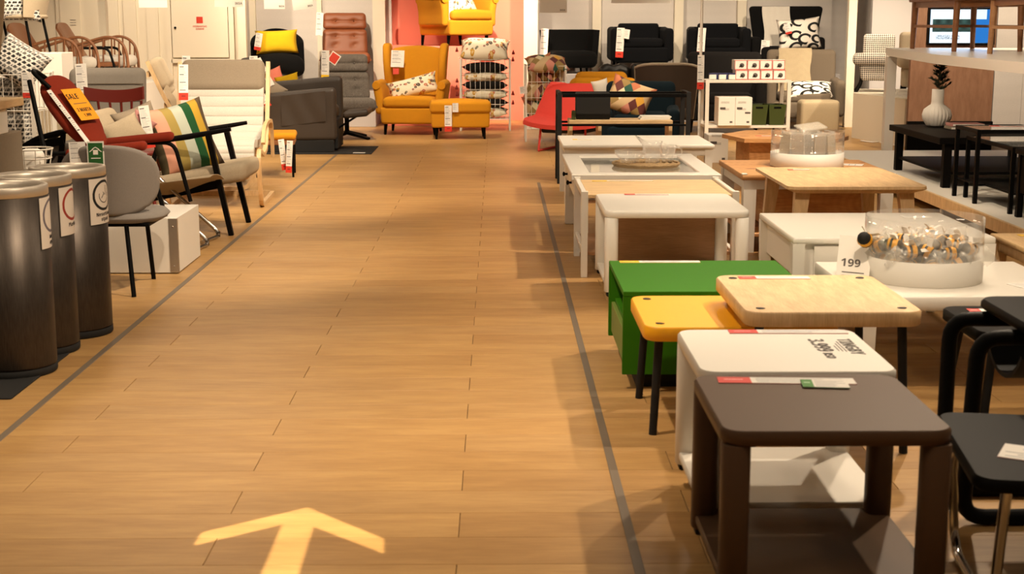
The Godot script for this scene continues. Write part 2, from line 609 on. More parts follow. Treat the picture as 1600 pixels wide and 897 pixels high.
# track spotlights over the aisle and long fill panels added under the ceiling
func lights() -> void:
	var body := B.new()
	body.lathe([[0.02, 0.0], [0.045, 0.005], [0.05, 0.02], [0.05, 0.17], [0.044, 0.17], [0.04, 0.16]], 16)
	var disc := B.new()
	disc.lathe([[0.0, 0.158], [0.041, 0.158], [0.041, 0.162], [0.0, 0.162]], 16)
	var stem := B.new()
	stem.tube([Vector3(0, 0.06, -0.05), Vector3(0, 0.06, -0.09)], 0.012, 6)
	var proto: Node3D = null
	var spots := [
		# from, to, energy, half cone
		[Vector3(0.0, 3.2, -6.2), Vector3(-1.9, 0, -7.9), 8.0, 26.0], [Vector3(0.0, 3.2, -8.6), Vector3(-1.75, 0.0, -10.4), 9.0, 24.0],
		[Vector3(0.0, 3.2, -10.6), Vector3(-2.2, 0.6, -12.4), 10.0, 26.0], [Vector3(-0.6, 3.2, -12.2), Vector3(-2.6, 0.6, -14.2), 9.0, 28.0],
		[Vector3(-1.6, 3.2, -7.5), Vector3(-2.9, 0.6, -10.2), 10.0, 30.0], [Vector3(-2.2, 3.2, -9.6), Vector3(-3.9, 0.9, -12.4), 11.0, 32.0],
		[Vector3(2.3, 3.2, -5.2), Vector3(0.6, 0.3, -3.4), 5.4, 34.0], [Vector3(2.3, 3.2, -7.0), Vector3(0.7, 0.4, -5.0), 5.6, 32.0],
		[Vector3(2.5, 3.2, -7.4), Vector3(1.0, 0.3, -8.0), 9.0, 30.0], [Vector3(2.6, 3.2, -9.6), Vector3(1.1, 0.3, -11.2), 8.0, 30.0],
		[Vector3(1.2, 3.2, -3.4), Vector3(2.0, 0.3, -5.6), 4.0, 30.0], [Vector3(1.2, 3.2, -7.4), Vector3(3.2, 0.4, -10.4), 7.0, 30.0],
		[Vector3(-0.5, 3.2, -4.0), Vector3(-0.6, 0, -5.4), 5.4, 44.0], [Vector3(-0.5, 3.2, -9.5), Vector3(-0.6, 0, -11.5), 3.2, 42.0],
		[Vector3(-3.4, 3.2, -14.6), Vector3(-3.6, 1.2, -17.0), 8.0, 36.0], [Vector3(-2.0, 3.2, -15.6), Vector3(-2.4, 0.9, -18.3), 10.0, 32.0],
		[Vector3(-1.0, 3.2, -14.2), Vector3(-1.0, 0.3, -16.6), 9.0, 27.0], [Vector3(0.1, 3.2, -15.8), Vector3(-0.2, 1.0, -18.6), 20.0, 22.0],
		[Vector3(0.9, 3.2, -16.6), Vector3(1.2, 0.9, -19.4), 7.0, 34.0], [Vector3(2.6, 3.2, -16.4), Vector3(2.6, 0.9, -19.4), 5.5, 34.0],
		[Vector3(2.6, 3.2, -13.4), Vector3(2.8, 0.6, -15.8), 9.0, 30.0], [Vector3(3.6, 3.2, -15.0), Vector3(4.0, 0.8, -18.0), 10.0, 30.0],
		[Vector3(5.2, 3.2, -15.0), Vector3(4.9, 0.6, -17.0), 12.0, 30.0], [Vector3(4.4, 3.2, -11.6), Vector3(4.5, 0.9, -14.0), 10.0, 34.0], [Vector3(1.0, 3.2, -12.0), Vector3(1.0, 0.5, -14.0), 7.0, 30.0],
	]
	for s in spots:
		var t: Node3D
		if proto == null:
			t = thing("track_spotlight", "black cylinder spotlight on a drop rod above the showroom", "spotlight", Vector3.ZERO, 0, "track spotlights")
			obj("housing", body, M.black, t)
			obj("lens", disc, M.lamp_lens, t)
			obj("stem", stem, M.black, t)
			proto = t
		else:
			t = proto.duplicate()
			t.name = numbered("track_spotlight")
			add_child(t)
			for c in t.get_children():
				if c is Light3D or c.name == &"drop_rod":
					t.remove_child(c)
					c.free()
		var d: Vector3 = (s[1] - s[0]).normalized()
		t.transform = Transform3D(Basis(d.cross(Vector3.BACK).normalized(), d, d.cross(Vector3.BACK).normalized().cross(d)), s[0])
		var rod := B.new()
		rod.tube([s[0] - d * 0.01 + Vector3(0, 0.02, 0), Vector3(s[0].x, 5.0, s[0].z)], 0.006, 6)
		obj("drop_rod", rod, M.black, t).transform = t.transform.affine_inverse()
		var l := SpotLight3D.new()
		l.name = "beam"
		t.add_child(l)
		l.transform = Transform3D(Basis(Vector3.RIGHT, PI / 2), Vector3(0, 0.175, 0))
		l.light_energy = s[2]
		l.light_color = WARM
		l.spot_angle = s[3]
		l.spot_angle_attenuation = 0.8
		l.spot_range = 30.0
		l.spot_attenuation = 2.0
		l.light_size = 0.045
		l.shadow_enabled = true
	# unseen panels added for soft general fill light
	for z in [-1.5, -6.5, -11.5, -16.0]:
		for xx in [-3.0, 2.2]:
			var t := thing("added_fill_panel", "long glowing panel added as unseen fill light under the dark ceiling", "fill light", Vector3(xx, 4.6, z), 0, "added fill panels under the ceiling")
			var b := B.new()
			b.box(Vector3(0, 0.03, 0), Vector3(0.42, 0.06, 2.0), 0.005)
			obj("housing", b, M.white_metal, t)
			b = B.new()
			b.box(Vector3(0, -0.004, 0), Vector3(0.38, 0.006, 1.96), 0.001)
			obj("diffuser", b, M.lamp_lens, t)
			for k in [-0.8, 0.8]:
				b = B.new()
				b.tube([Vector3(0, 0.05, k), Vector3(0, 0.4, k)], 0.004, 6)
				obj("hanger", b, M.black, t)
			var l := AreaLight3D.new()
			l.name = "glow"
			t.add_child(l)
			l.transform = Transform3D(Basis(Vector3.RIGHT, -PI / 2), Vector3(0, -0.02, 0))
			l.area_size = Vector2(0.38, 1.96)
			l.area_normalize_energy = true
			l.light_energy = 2.2
			l.light_color = WARM
			l.area_range = 30.0
			l.shadow_enabled = true
	# wayfinding projector: a lamp high up and the stencil that cuts its light to an arrow on the floor
	var src := Vector3(-0.52, 4.75, -3.35)
	var pt := thing("arrow_projector", "black projector lamp under the ceiling above the aisle", "projector", src)
	var pb := B.new()
	pb.lathe([[0.06, 0.01], [0.06, 0.2], [0.03, 0.25]], 20)
	obj("housing", pb, M.black, pt)
	var ring := B.new()
	ring.lathe([[0.0, 0.004], [0.03, 0.004], [0.03, 0.008], [0.0, 0.008]], 16)
	obj("lens", ring, M.lamp_lens, pt)
	var pl := SpotLight3D.new()
	pl.name = "beam"
	pt.add_child(pl)
	pl.rotation.x = -PI / 2
	pl.light_energy = 36.0
	pl.light_color = Color(1.0, 0.92, 0.74)
	pl.spot_angle = 6.2
	pl.spot_angle_attenuation = 0.05
	pl.spot_range = 30.0
	pl.spot_attenuation = 2.0
	pl.light_size = 0.01
	pl.shadow_enabled = true
	var drop := 2.75
	var k := drop / 4.75
	var arrow := PackedVector2Array()
	for p in [Vector2(-0.519, -3.716), Vector2(-0.769, -3.526), Vector2(-0.77, -3.43), Vector2(-0.568, -3.581), Vector2(-0.568, -3.02), Vector2(-0.476, -3.02), Vector2(-0.483, -3.565), Vector2(-0.283, -3.371), Vector2(-0.291, -3.474)]:
		arrow.append(Vector2((p.x - src.x) * k, (p.y - src.z) * k))
	var plate := CSGBox3D.new()
	plate.name = numbered("stencil_plate")
	plate.size = Vector3(0.64, 0.002, 0.64)
	plate.position = src - Vector3(0, drop, 0)
	plate.material = M.black_matt
	var cut := CSGPolygon3D.new()
	cut.name = "cut"
	cut.operation = CSGShape3D.OPERATION_SUBTRACTION
	cut.polygon = arrow
	cut.depth = 0.04
	cut.transform = Transform3D(Basis(Vector3.RIGHT, PI / 2), Vector3(0, -0.02, 0))
	plate.add_child(cut)
	add_child(plate)
	for side in [-0.3, 0.3]:
		pb = B.new()
		pb.tube([Vector3(side, 0, -0.3), Vector3(side, drop + 0.25, -0.3)], 0.004, 6)
		obj("hanger", pb, M.black, plate)
	meta(plate, "black stencil plate with an arrow cut out, hung above the aisle", "stencil")


func shell() -> void:
	# floor: planks across the aisle, each a board of its own where it can be told apart
	var b := B.new()
	b.box(Vector3(0, -0.058, -8.0), Vector3(14.2, 0.1, 24.2), 0.0)
	var fl := struct("floor", b, M.joint)
	var pw := 0.185
	var len_ := 1.24
	var pm := []
	for k in 4:
		var q := B.new()
		q.box(Vector3(0, -0.0035, 0), Vector3(len_ - 0.002, 0.007, pw - 0.001), 0.0008)
		q.st.generate_normals()
		q.st.set_material(M["floor_%d" % k])
		pm.append(q.st.commit())
	var rest := []
	for k in 4:
		rest.append(B.new())
	var rng := RandomNumberGenerator.new()
	rng.seed = 42
	for r in range(-21, 107):
		var z := -r * pw - 0.06
		var off := -0.1 + (0.62 if posmod(r, 2) == 0 else 0.0)
		var reach := 0.37 * absf(z) + 0.3
		for i in range(-6, 6):
			var xc := off + (i + 0.5) * len_
			if absf(xc) > 7.6:
				continue
			var tone := rng.randi_range(0, 3)
			if z < -3.1 and z > -8.3 and absf(xc) < reach + 0.5:
				var o := MeshInstance3D.new()
				o.mesh = pm[tone]
				o.name = "plank"
				o.position = Vector3(xc, 0, z)
				fl.add_child(o, true)
			else:
				rest[tone].box(Vector3(xc, -0.0035, z), Vector3(len_ - 0.003, 0.007, pw - 0.0012), 0.0)
	for k in 4:
		obj("more_planks", rest[k], M["floor_%d" % k], fl).set_meta("kind", "stuff")
	for s in [-1.583, 0.344]:
		b = B.new()
		b.box(Vector3(s, 0.0, -5.6 if s < 0 else -4.0), Vector3(0.026, 0.004, 17.2 if s < 0 else 15.2), 0.001)
		obj("edge_strip", b, M.strip, fl)
	# outer walls and ceiling
	for w in [["wall_back", Vector3(0, 2.5, -20.0), Vector3(14.2, 5.2, 0.1)], ["wall_front", Vector3(0, 2.5, 4.05), Vector3(14.2, 5.2, 0.1)], ["wall_left", Vector3(-7.05, 2.5, -8), Vector3(0.1, 5.2, 24.2)], ["wall_right", Vector3(7.05, 2.5, -8), Vector3(0.1, 5.2, 24.2)]]:
		b = B.new()
		b.box(w[1], w[2], 0.0)
		struct(w[0], b, M.wall)
	b = B.new()
	b.box(Vector3(0, 5.05, -8), Vector3(14.2, 0.1, 24.2), 0.0)
	struct("ceiling", b, M.ceiling)
	# partition behind the lounge chairs, with panels and a service hatch
	b = B.new()
	b.box(Vector3(-5.0, 1.5, -17.2), Vector3(4.0, 3.0, 0.1), 0.0)
	var pl := struct("wall_partition_left", b, M.cream)
	for a in [[-5.2, -4.45], [-4.41, -4.24], [-4.14, -3.98]]:
		b = B.new()
		b.box(Vector3((a[0] + a[1]) / 2, 1.5, -17.135), Vector3(a[1] - a[0] - 0.02, 3.0, 0.025), 0.004)
		obj("panel", b, M.cream, pl)
	b = B.new()
	b.box(Vector3(-5.02, 1.35, -17.117), Vector3(0.24, 0.9, 0.012), 0.003)
	obj("notice_board", b, M.cream, pl)
	for k in 3:
		b = B.new()
		b.box(Vector3(-4.99, 1.31 - k * 0.03, -17.109), Vector3(0.07, 0.006, 0.002), 0.0)
		obj("print_line", b, M.ink_grey, pl)
	# hatch
	b = B.new()
	for q in [[-3.87, 0.5, 0.05, 2.6], [-3.13, 0.5, 0.05, 2.6]]:
		b.box(Vector3(q[0], 1.35, -17.13), Vector3(0.06, 2.6, 0.05), 0.004)
	b.box(Vector3(-3.5, 0.83, -17.13), Vector3(0.7, 0.05, 0.05), 0.004)
	b.box(Vector3(-3.5, 2.6, -17.13), Vector3(0.7, 0.05, 0.05), 0.004)
	var hatch := struct("door_1", b, M.cream)
	b = B.new()
	b.box(Vector3(-3.5, 1.72, -17.125), Vector3(0.66, 1.70, 0.03), 0.004)
	obj("leaf", b, M.cream, hatch)
	b = B.new()
	b.x = Transform3D(Basis(Vector3.RIGHT, PI / 2), Vector3(-3.79, 1.22, -17.11))
	b.lathe([[0.0, 0.0], [0.014, 0.0], [0.014, 0.014], [0.0, 0.014]], 10)
	obj("lock", b, M.black, hatch)
	b = B.new()
	b.box(Vector3(-3.5, 1.31, -17.108), Vector3(0.075, 0.075, 0.003), 0.0)
	obj("fire_symbol", b, M.ink_red, hatch)
	lettering("HIDRANTSKI", 0.028, Transform3D(Basis(), Vector3(-3.5, 1.235, -17.108)), M.ink_red, hatch)
	lettering("ORMAR", 0.028, Transform3D(Basis(), Vector3(-3.5, 1.205, -17.108)), M.ink_red, hatch)
	# bays of the back wall
	b = B.new()
	b.box(Vector3(-2.33, 1.5, -18.72), Vector3(1.96, 3.0, 0.08), 0.0)
	struct("wall_bay_left", b, M.wall)
	b = B.new()
	b.box(Vector3(-3.2, 1.5, -17.96), Vector3(0.06, 3.0, 1.44), 0.0)
	struct("wall_return_left", b, M.wall)
	b = B.new()
	b.box(Vector3(-0.52, 1.5, -19.0), Vector3(1.86, 3.0, 0.08), 0.0)
	struct("wall_bay_middle", b, M.coral)
	b = B.new()
	b.box(Vector3(-0.8, 0.4955, -18.44), Vector3(1.18, 0.989, 0.98), 0.004)
	var ledge := obj("display_ledge", b, M.coral)
	meta(ledge, "coral display ledge against the wall carrying the upper yellow wing chair", "ledge")
	b = B.new()
	b.box(Vector3(2.5, 1.5, -19.85), Vector3(4.2, 3.0, 0.08), 0.0)
	struct("wall_bay_right", b, M.wall)
	b = B.new()
	b.box(Vector3(2.45, 0.31, -19.1), Vector3(4.0, 0.62, 1.1), 0.006)
	meta(obj("long_display_plinth", b, M.wall_grey), "long grey plinth along the back wall under the dark armchairs", "plinth")
	b = B.new()
	b.box(Vector3(5.8, 1.5, -17.7), Vector3(2.4, 3.0, 0.08), 0.0)
	struct("wall_partition_right", b, M.wall_grey)
	var posts := [[-4.06, -15.0, 0.075], [-3.0, -17.1, 0.1], [-3.13, -18.66, 0.08], [-2.27, -18.64, 0.06], [-1.5, -18.56, 0.16], [0.44, -18.5, 0.18], [1.37, -19.75, 0.12], [2.49, -19.75, 0.12], [3.35, -19.75, 0.12], [4.36, -17.7, 0.1]]
	var i := 1
	for p in posts:
		b = B.new()
		b.box(Vector3(p[0], 1.5, p[1]), Vector3(p[2], 3.0, 0.1), 0.004)
		struct("trim_%d" % i, b, M.cream)
		i += 1
	# slim white pole rising beside the white utility rack
	b = B.new()
	b.tube([Vector3(1.99, 0, -14.0), Vector3(1.99, 3.2, -14.0)], 0.014, 10)
	b.slab(Vector3(1.99, 0, -14.0), 0.16, 0.16, 0.006, 0.03)
	meta(obj("display_pole", b, M.white_metal), "slim white upright pole beside the white utility rack", "pole")


# ---------------------------------------------------------------- price tags and cards
func price_tag(label: String, kind: String, at: Vector3, w: float, h: float, rx := 0.0, ry := 0.0, rz := 0.0, group := "") -> MeshInstance3D:
	var b := B.new()
	b.card(w, h)
	var o := obj("price_tag", b, M[kind])
	o.transform = Transform3D(basis_of(rx, ry, rz), at)
	meta(o, label, "price tag", group)
	return o

# a price strip lying flat on a table top
func price_strip(label: String, kind: String, at: Vector3, w: float, h: float, ry := 0.0) -> MeshInstance3D:
	var b := B.new()
	b.card(w, h)
	var o := obj("price_strip", b, M[kind])
	o.transform = Transform3D(Basis(Vector3.UP, deg_to_rad(ry)) * Basis(Vector3.RIGHT, -PI / 2), at + Vector3(0, 0.0013, 0))
	meta(o, label, "price strip")
	return o

func cushion(called: String, label: String, m: Material, at: Vector3, w: float, h: float, t: float, rx := 0.0, ry := 0.0, rz := 0.0, group := "") -> MeshInstance3D:
	var b := B.new()
	b.pillow(w, h, t, 12, 0.06)
	var o := obj(called, b, m)
	o.transform = Transform3D(basis_of(rx, ry, rz), at)
	meta(o, label, "cushion", group)
	return o


# ---------------------------------------------------------------- right of the aisle: tables
# square side table with four flat legs, a low shelf and castors
func castor_table(label: String, m: Material, at: Vector3, s: float, h: float, group := "") -> Node3D:
	var t := thing("side_table", label, "table", at, 0, group)
	var b := B.new()
	b.slab(Vector3(0, h - 0.034, 0), s, s, 0.034, 0.05, 0.006, 6)
	obj("tabletop", b, m, t)
	for sx in [-1, 1]:
		for sz in [-1, 1]:
			b = B.new()
			b.slab(Vector3(sx * (s / 2 - 0.034), 0.07, sz * (s / 2 - 0.034)), 0.062, 0.062, h - 0.104, 0.022, 0.002, 4)
			obj("leg", b, m, t)
	b = B.new()
	b.slab(Vector3(0, 0.085, 0), s - 0.02, s - 0.02, 0.022, 0.04, 0.004, 4)
	obj("shelf", b, m, t)
	for sx in [-1, 1]:
		for sz in [-1, 1]:
			b = B.new()
			b.x = Transform3D(Basis(Vector3.FORWARD, PI / 2), Vector3(sx * (s / 2 - 0.03) + 0.012, 0.026, sz * (s / 2 - 0.03)))
			b.lathe([[0.004, 0.0], [0.024, 0.002], [0.026, 0.007], [0.026, 0.019], [0.024, 0.024], [0.004, 0.026]], 14)
			var c := obj("castor", b, M.alu, t)
			b = B.new()
			b.box(Vector3(sx * (s / 2 - 0.03), 0.062, sz * (s / 2 - 0.03)), Vector3(0.034, 0.03, 0.034), 0.006)
			obj("fork", b, M.rubber, c)
	return t

# low table with straight legs and a deep apron
func apron_table(called: String, label: String, top_m: Material, leg_m: Material, at: Vector3, w: float, d: float, h: float, leg := 0.05, apron := 0.07, th := 0.03, shelf := -1.0) -> Node3D:
	var t := thing(called, label, "table", at)
	var b := B.new()
	b.slab(Vector3(0, h - th, 0), w, d, th, 0.006, 0.003, 2)
	obj("tabletop", b, top_m, t)
	for sx in [-1, 1]:
		for sz in [-1, 1]:
			b = B.new()
			var c := Vector3(sx * (w / 2 - leg / 2 - 0.012), 0, sz * (d / 2 - leg / 2 - 0.012))
			b.bar(c, c + Vector3(0, h - th, 0), leg * 0.85, leg * 0.85, leg, leg)
			obj("leg", b, leg_m, t)
	if apron > 0:
		for s in [-1, 1]:
			b = B.new()
			b.box(Vector3(0, h - th - apron / 2, s * (d / 2 - 0.03)), Vector3(w - 2 * leg - 0.02, apron, 0.02), 0.002)
			obj("apron", b, leg_m, t)
			b = B.new()
			b.box(Vector3(s * (w / 2 - 0.03), h - th - apron / 2, 0), Vector3(0.02, apron, d - 2 * leg - 0.02), 0.002)
			obj("apron", b, leg_m, t)
	if shelf > 0:
		b = B.new()
		b.box(Vector3(0, shelf, 0), Vector3(w - 0.05, 0.02, d - 0.05), 0.003)
		obj("shelf", b, top_m, t)
	return t

# table of a nest: thick rounded top, four splayed round black legs let into it
func nest_table(label: String, m: Material, at: Vector3, w: float, d: float, h: float) -> Node3D:
	var t := thing("nesting_table", label, "table", at)
	var b := B.new()
	b.slab(Vector3(0, h - 0.046, 0), w, d, 0.046, 0.055, 0.005, 7)
	obj("tabletop", b, m, t)
	for sx in [-1, 1]:
		for sz in [-1, 1]:
			var top := Vector3(sx * (w / 2 - 0.055), h + 0.0015, sz * (d / 2 - 0.065))
			var foot := Vector3(sx * (w / 2 - 0.035), 0.0, sz * (d / 2 - 0.04))
			b = B.new()
			b.tube([foot, foot.lerp(top, 0.99), top], [0.013, 0.0145, 0.0145], 12)
			obj("leg", b, M.black_matt, t)
	return t

func aisle_right() -> void:
	var b: B
	var t: Node3D
	# the two small castor tables in front
	castor_table("dark grey square side table on castors with a low shelf", M.table_grey, Vector3(0.73, 0, -3.155), 0.5, 0.45)
	t = castor_table("small white square side table with printed lettering on its top", M.white_matt, Vector3(0.755, 0, -3.675), 0.5, 0.45)
	var tt := Basis(Vector3(0, 0, 1), Vector3(1, 0, 0), Vector3(0, 1, 0))
	lettering("TINGBY", 0.050, Transform3D(tt, Vector3(0.192, 0.4506, -0.03)), M.ink_grey, t)
	lettering("3.999", 0.060, Transform3D(tt, Vector3(0.115, 0.4506, -0.045)), M.ink_grey, t)
	lettering("RSD", 0.034, Transform3D(tt, Vector3(0.112, 0.4506, 0.075)), M.ink_grey, t)
	for k in 3:
		b = B.new()
		b.box(Vector3(0.168 - k * 0.009, 0.4504, -0.03 + k * 0.01), Vector3(0.0025, 0.0006, 0.12 - 0.03 * k), 0.0)
		obj("print_line", b, M.ink_grey, t)
	price_strip("price strip with pink end on the white castor table", "strip_red", Vector3(0.815, 0.45, -3.885), 0.33, 0.045, -1.0)
	price_strip("price strip with pink end lying across the grey castor table", "strip_red", Vector3(0.70, 0.45, -3.335), 0.33, 0.055, -3.0)
	price_strip("small green card lying on the grey castor table", "strip_green", Vector3(0.785, 0.4525, -3.295), 0.11, 0.07, -6.0)
	# nest of tables
	nest_table("birch topped nesting table with black leg ends showing in its top", M.birch, Vector3(1.015, 0, -4.475), 0.54, 0.64, 0.45)
	nest_table("yellow topped nesting table tucked under the birch one", M.yellow_paint, Vector3(0.775, 0, -4.625), 0.62, 0.53, 0.36)
	price_strip("price strip with pink end on the birch nesting table", "strip_red", Vector3(0.94, 0.45, -4.735), 0.24, 0.045, -1.0)
	# green cabinet, open towards the aisle
	t = thing("storage_cube", "bright green lacquered storage cabinet open towards the aisle", "cabinet", Vector3(0.785, 0, -5.29))
	for p in [["top_panel", Vector3(0, 0.352, 0), Vector3(0.67, 0.018, 0.66), M.green], ["base_panel", Vector3(0, 0.069, 0), Vector3(0.63, 0.018, 0.62), M.green], ["front_panel", Vector3(0, 0.20, 0.32), Vector3(0.67, 0.286, 0.018), M.green], ["rear_panel", Vector3(0, 0.20, -0.32), Vector3(0.67, 0.286, 0.018), M.green], ["side_panel", Vector3(0.325, 0.2015, 0), Vector3(0.018, 0.28, 0.62), M.green], ["shelf", Vector3(-0.01, 0.205, 0), Vector3(0.6, 0.016, 0.62), M.green], ["drawer", Vector3(-0.315, 0.138, 0), Vector3(0.018, 0.12, 0.615), M.green_edge], ["plinth", Vector3(0.01, 0.03, 0), Vector3(0.58, 0.06, 0.57), M.black_matt]]:
		b = B.new()
		b.box(p[1], p[2], 0.0015)
		obj(p[0], b, p[3], t)
	price_strip("price strip with yellow end on the back edge of the green cabinet", "strip_yellow", Vector3(0.65, 0.361, -5.585), 0.32, 0.045, 0.0)
	# larger white square table
	t = castor_table("larger glossy white square table with an open low shelf", M.white, Vector3(0.83, 0, -6.79), 0.67, 0.45)
	b = B.new()
	b.box(Vector3(0.02, 0.19, -0.30), Vector3(0.56, 0.30, 0.012), 0.002)
	obj("rear_panel", b, M.oak, t)
	price_strip("thin price strip on the back edge of the larger white table", "strip_red", Vector3(0.75, 0.45, -7.08), 0.22, 0.04)
	# white frame table with birch top and a low shelf
	t = thing("shelf_table", "narrow white framed table with birch top and lower birch shelf", "table", Vector3(0.84, 0, -7.6))
	b = B.new()
	b.box(Vector3(0, 0.42, 0), Vector3(0.74, 0.018, 0.70), 0.002)
	obj("tabletop", b, M.birch_x, t)
	b = B.new()
	b.box(Vector3(0, 0.12, 0), Vector3(0.74, 0.016, 0.66), 0.002)
	obj("shelf", b, M.oak, t)
	for sx in [-1, 1]:
		for sz in [-1, 1]:
			b = B.new()
			var c := Vector3(sx * 0.388, 0, sz * 0.335)
			b.bar(c, c + Vector3(0, 0.445, 0), 0.032, 0.045, 0.034, 0.05)
			obj("leg", b, M.white, t)
		b = B.new()
		b.box(Vector3(sx * 0.388, 0.425, 0), Vector3(0.026, 0.03, 0.63), 0.003)
		obj("rail", b, M.white, t)
		b = B.new()
		b.box(Vector3(sx * 0.388, 0.125, 0), Vector3(0.022, 0.026, 0.63), 0.003)
		obj("rail", b, M.white, t)
	price_strip("price strip with yellow end on the birch topped white frame table", "strip_yellow", Vector3(0.70, 0.429, -7.87), 0.34, 0.035)
	# glass topped table with drawers to the aisle
	var gx := 0.85
	var gz := -8.66
	t = thing("glass_table", "white framed coffee table with a glass pane set in its top", "table", Vector3(gx, 0, gz))
	b = B.new()
	for s in [-1, 1]:
		b.box(Vector3(0, 0.432, s * 0.575), Vector3(0.85, 0.036, 0.11), 0.005)
		b.box(Vector3(s * 0.37, 0.432, 0), Vector3(0.11, 0.036, 1.045), 0.005)
	obj("top_frame", b, M.white, t)
	b = B.new()
	b.box(Vector3(0, 0.438, 0), Vector3(0.635, 0.006, 1.045), 0.0)
	obj("glass_pane", b, M.glass, t)
	for sx in [-1, 1]:
		for sz in [-1, 1]:
			b = B.new()
			b.box(Vector3(sx * 0.365, 0.208, sz * 0.57), Vector3(0.075, 0.415, 0.075), 0.004)
			obj("leg", b, M.white, t)
			b = B.new()
			b.sheet(func(u: float, w: float) -> Vector3:
				var a := u * PI / 2
				return Vector3(sx * 0.37, 0.33 - 0.15 * (1 - sin(a)) * w + 0.08 * (1 - w), sz * (0.53 - 0.12 * (1 - cos(a)))), 6, 1, 0.018)
			obj("bracket", b, M.white, t)
	b = B.new()
	for s in [-1, 1]:
		b.box(Vector3(0, 0.37, s * 0.585), Vector3(0.66, 0.07, 0.02), 0.002)
	obj("apron", b, M.white, t)
	b = B.new()
	b.box(Vector3(0, 0.30, 0), Vector3(0.72, 0.016, 1.08), 0.002)
	obj("inner_shelf", b, M.white_matt, t)
	for k in 2:
		b = B.new()
		b.box(Vector3(-0.395, 0.36, -0.24 + k * 0.48), Vector3(0.018, 0.10, 0.46), 0.003)
		var dr := obj("drawer", b, M.white, t)
		b = B.new()
		b.x = Transform3D(Basis(Vector3.FORWARD, -PI / 2), Vector3(-0.403, 0.36, -0.24 + k * 0.48))
		b.lathe([[0.008, 0.0], [0.006, 0.014], [0.014, 0.022], [0.014, 0.03], [0.004, 0.033]], 12)
		obj("knob", b, M.black, dr)
	# woven tray of glassware
	b = B.new()
	b.lathe([[0.0, 0.0], [0.195, 0.0], [0.20, 0.006], [0.195, 0.012], [0.0, 0.012]], 32)
	for k in 5:
		var pts := []
		for q in 40:
			var a := TAU * q / 40
			var rr := 0.2 - 0.036 * k
			pts.append(Vector3(rr * cos(a), 0.014 + 0.0035 * (q % 2), rr * sin(a)))
		b.tube(pts, 0.008, 5, true)
	var tray := obj("woven_tray", b, M.seagrass)
	tray.position = Vector3(0.905, 0.442, -8.6)
	meta(tray, "round woven seagrass tray under the glassware on the glass table", "tray")
	glassware(Vector3(0.905, 0.464, -8.6))
	# long white table with a shelf box beneath
	t = apron_table("coffee_table", "long white coffee table between the glass table and black console frame", M.white, M.white, Vector3(1.02, 0, -10.62), 1.09, 0.86, 0.43, 0.055, 0.05, 0.028)
	b = B.new()
	b.box(Vector3(0, 0.20, 0), Vector3(1.0, 0.02, 0.78), 0.002)
	obj("shelf", b, M.white, t)
	price_strip("price card lying on the long white coffee table", "strip_yellow", Vector3(0.64, 0.43, -10.66), 0.14, 0.07, 2.0)
	black_console()
	# pine chest tables
	t = thing("storage_chest_table", "pine topped chest table with clipped corners beside the utility rack", "table", Vector3(2.25, 0, -11.2))
	b = B.new()
	var lo := []
	var hi := []
	for p in [Vector2(-0.46, -0.1), Vector2(-0.36, 0.36), Vector2(0.36, 0.36), Vector2(0.5, 0.1), Vector2(0.5, -0.3), Vector2(0.2, -0.5), Vector2(-0.2, -0.5)]:
		lo.append(Vector3(p.x, 0.39, p.y))
		hi.append(Vector3(p.x, 0.42, p.y))
	b.loft([lo, hi], false)
	obj("tabletop", b, M.pine, t)
	b = B.new()
	b.box(Vector3(0.03, 0.215, -0.06), Vector3(0.66, 0.35, 0.62), 0.004)
	obj("chest_body", b, M.pine, t)
	b = B.new()
	b.box(Vector3(0.03, 0.02, -0.06), Vector3(0.6, 0.04, 0.56), 0.002)
	obj("plinth", b, M.black_matt, t)
	price_strip("dark price strip on the clipped corner pine chest table", "strip_red", Vector3(2.12, 0.42, -11.1), 0.2, 0.04)
	t = apron_table("coffee_table", "pine topped coffee table with white legs under a bin of bags", M.pine, M.white, Vector3(1.83, 0, -8.44), 0.88, 0.86, 0.45, 0.075, 0.055, 0.032, 0.10)
	b = B.new()
	b.box(Vector3(0.04, 0.26, 0.0), Vector3(0.62, 0.27, 0.6), 0.003)
	obj("drawer_box", b, M.pine, t)
	for s in [-1, 1]:
		b = B.new()
		b.box(Vector3(s * 0.425, 0.452, 0.415), Vector3(0.03, 0.008, 0.03), 0.002)
		obj("corner_guard", b, M.paper, t)
	price_strip("white price card on the pine topped coffee table", "tag_white", Vector3(2.13, 0.45, -8.55), 0.11, 0.16, 70.0)
	# light ash table with splayed tapered legs
	t = thing("ash_table", "pale ash coffee table with tapered splayed legs beside the pine table", "table", Vector3(1.79, 0, -7.45))
	b = B.new()
	var rings := []
	for q in [[0.05, 0.462], [0.012, 0.478], [0.0, 0.486], [0.002, 0.5]]:
		var l := []
		for s in [[1, -1], [-1, -1], [-1, 1], [1, 1]]:
			for i in 4:
				var a: float = [0.0, 1.0, 2.0, 3.0][[[1, -1], [-1, -1], [-1, 1], [1, 1]].find(s)] * PI / 2 + i * PI / 6
				l.append(Vector3(s[0] * (0.30 - q[0]) + 0.05 * cos(a), q[1], s[1] * (0.43 - q[0]) - 0.05 * sin(a)))
		rings.append(l)
	b.loft(rings, false)
	obj("tabletop", b, M.birch, t)
	for sx in [-1, 1]:
		for sz in [-1, 1]:
			b = B.new()
			b.bar(Vector3(sx * 0.30, 0, sz * 0.42), Vector3(sx * 0.26, 0.465, sz * 0.37), 0.035, 0.03, 0.075, 0.055)
			obj("leg", b, M.birch, t)
	price_strip("thin price strip on the pale ash coffee table", "strip_red", Vector3(1.66, 0.5, -7.78), 0.12, 0.035)
	# white table with a drawer
	t = thing("drawer_table", "white coffee table with a wide drawer beneath the bee bin", "table", Vector3(1.6, 0, -6.01))
	b = B.new()
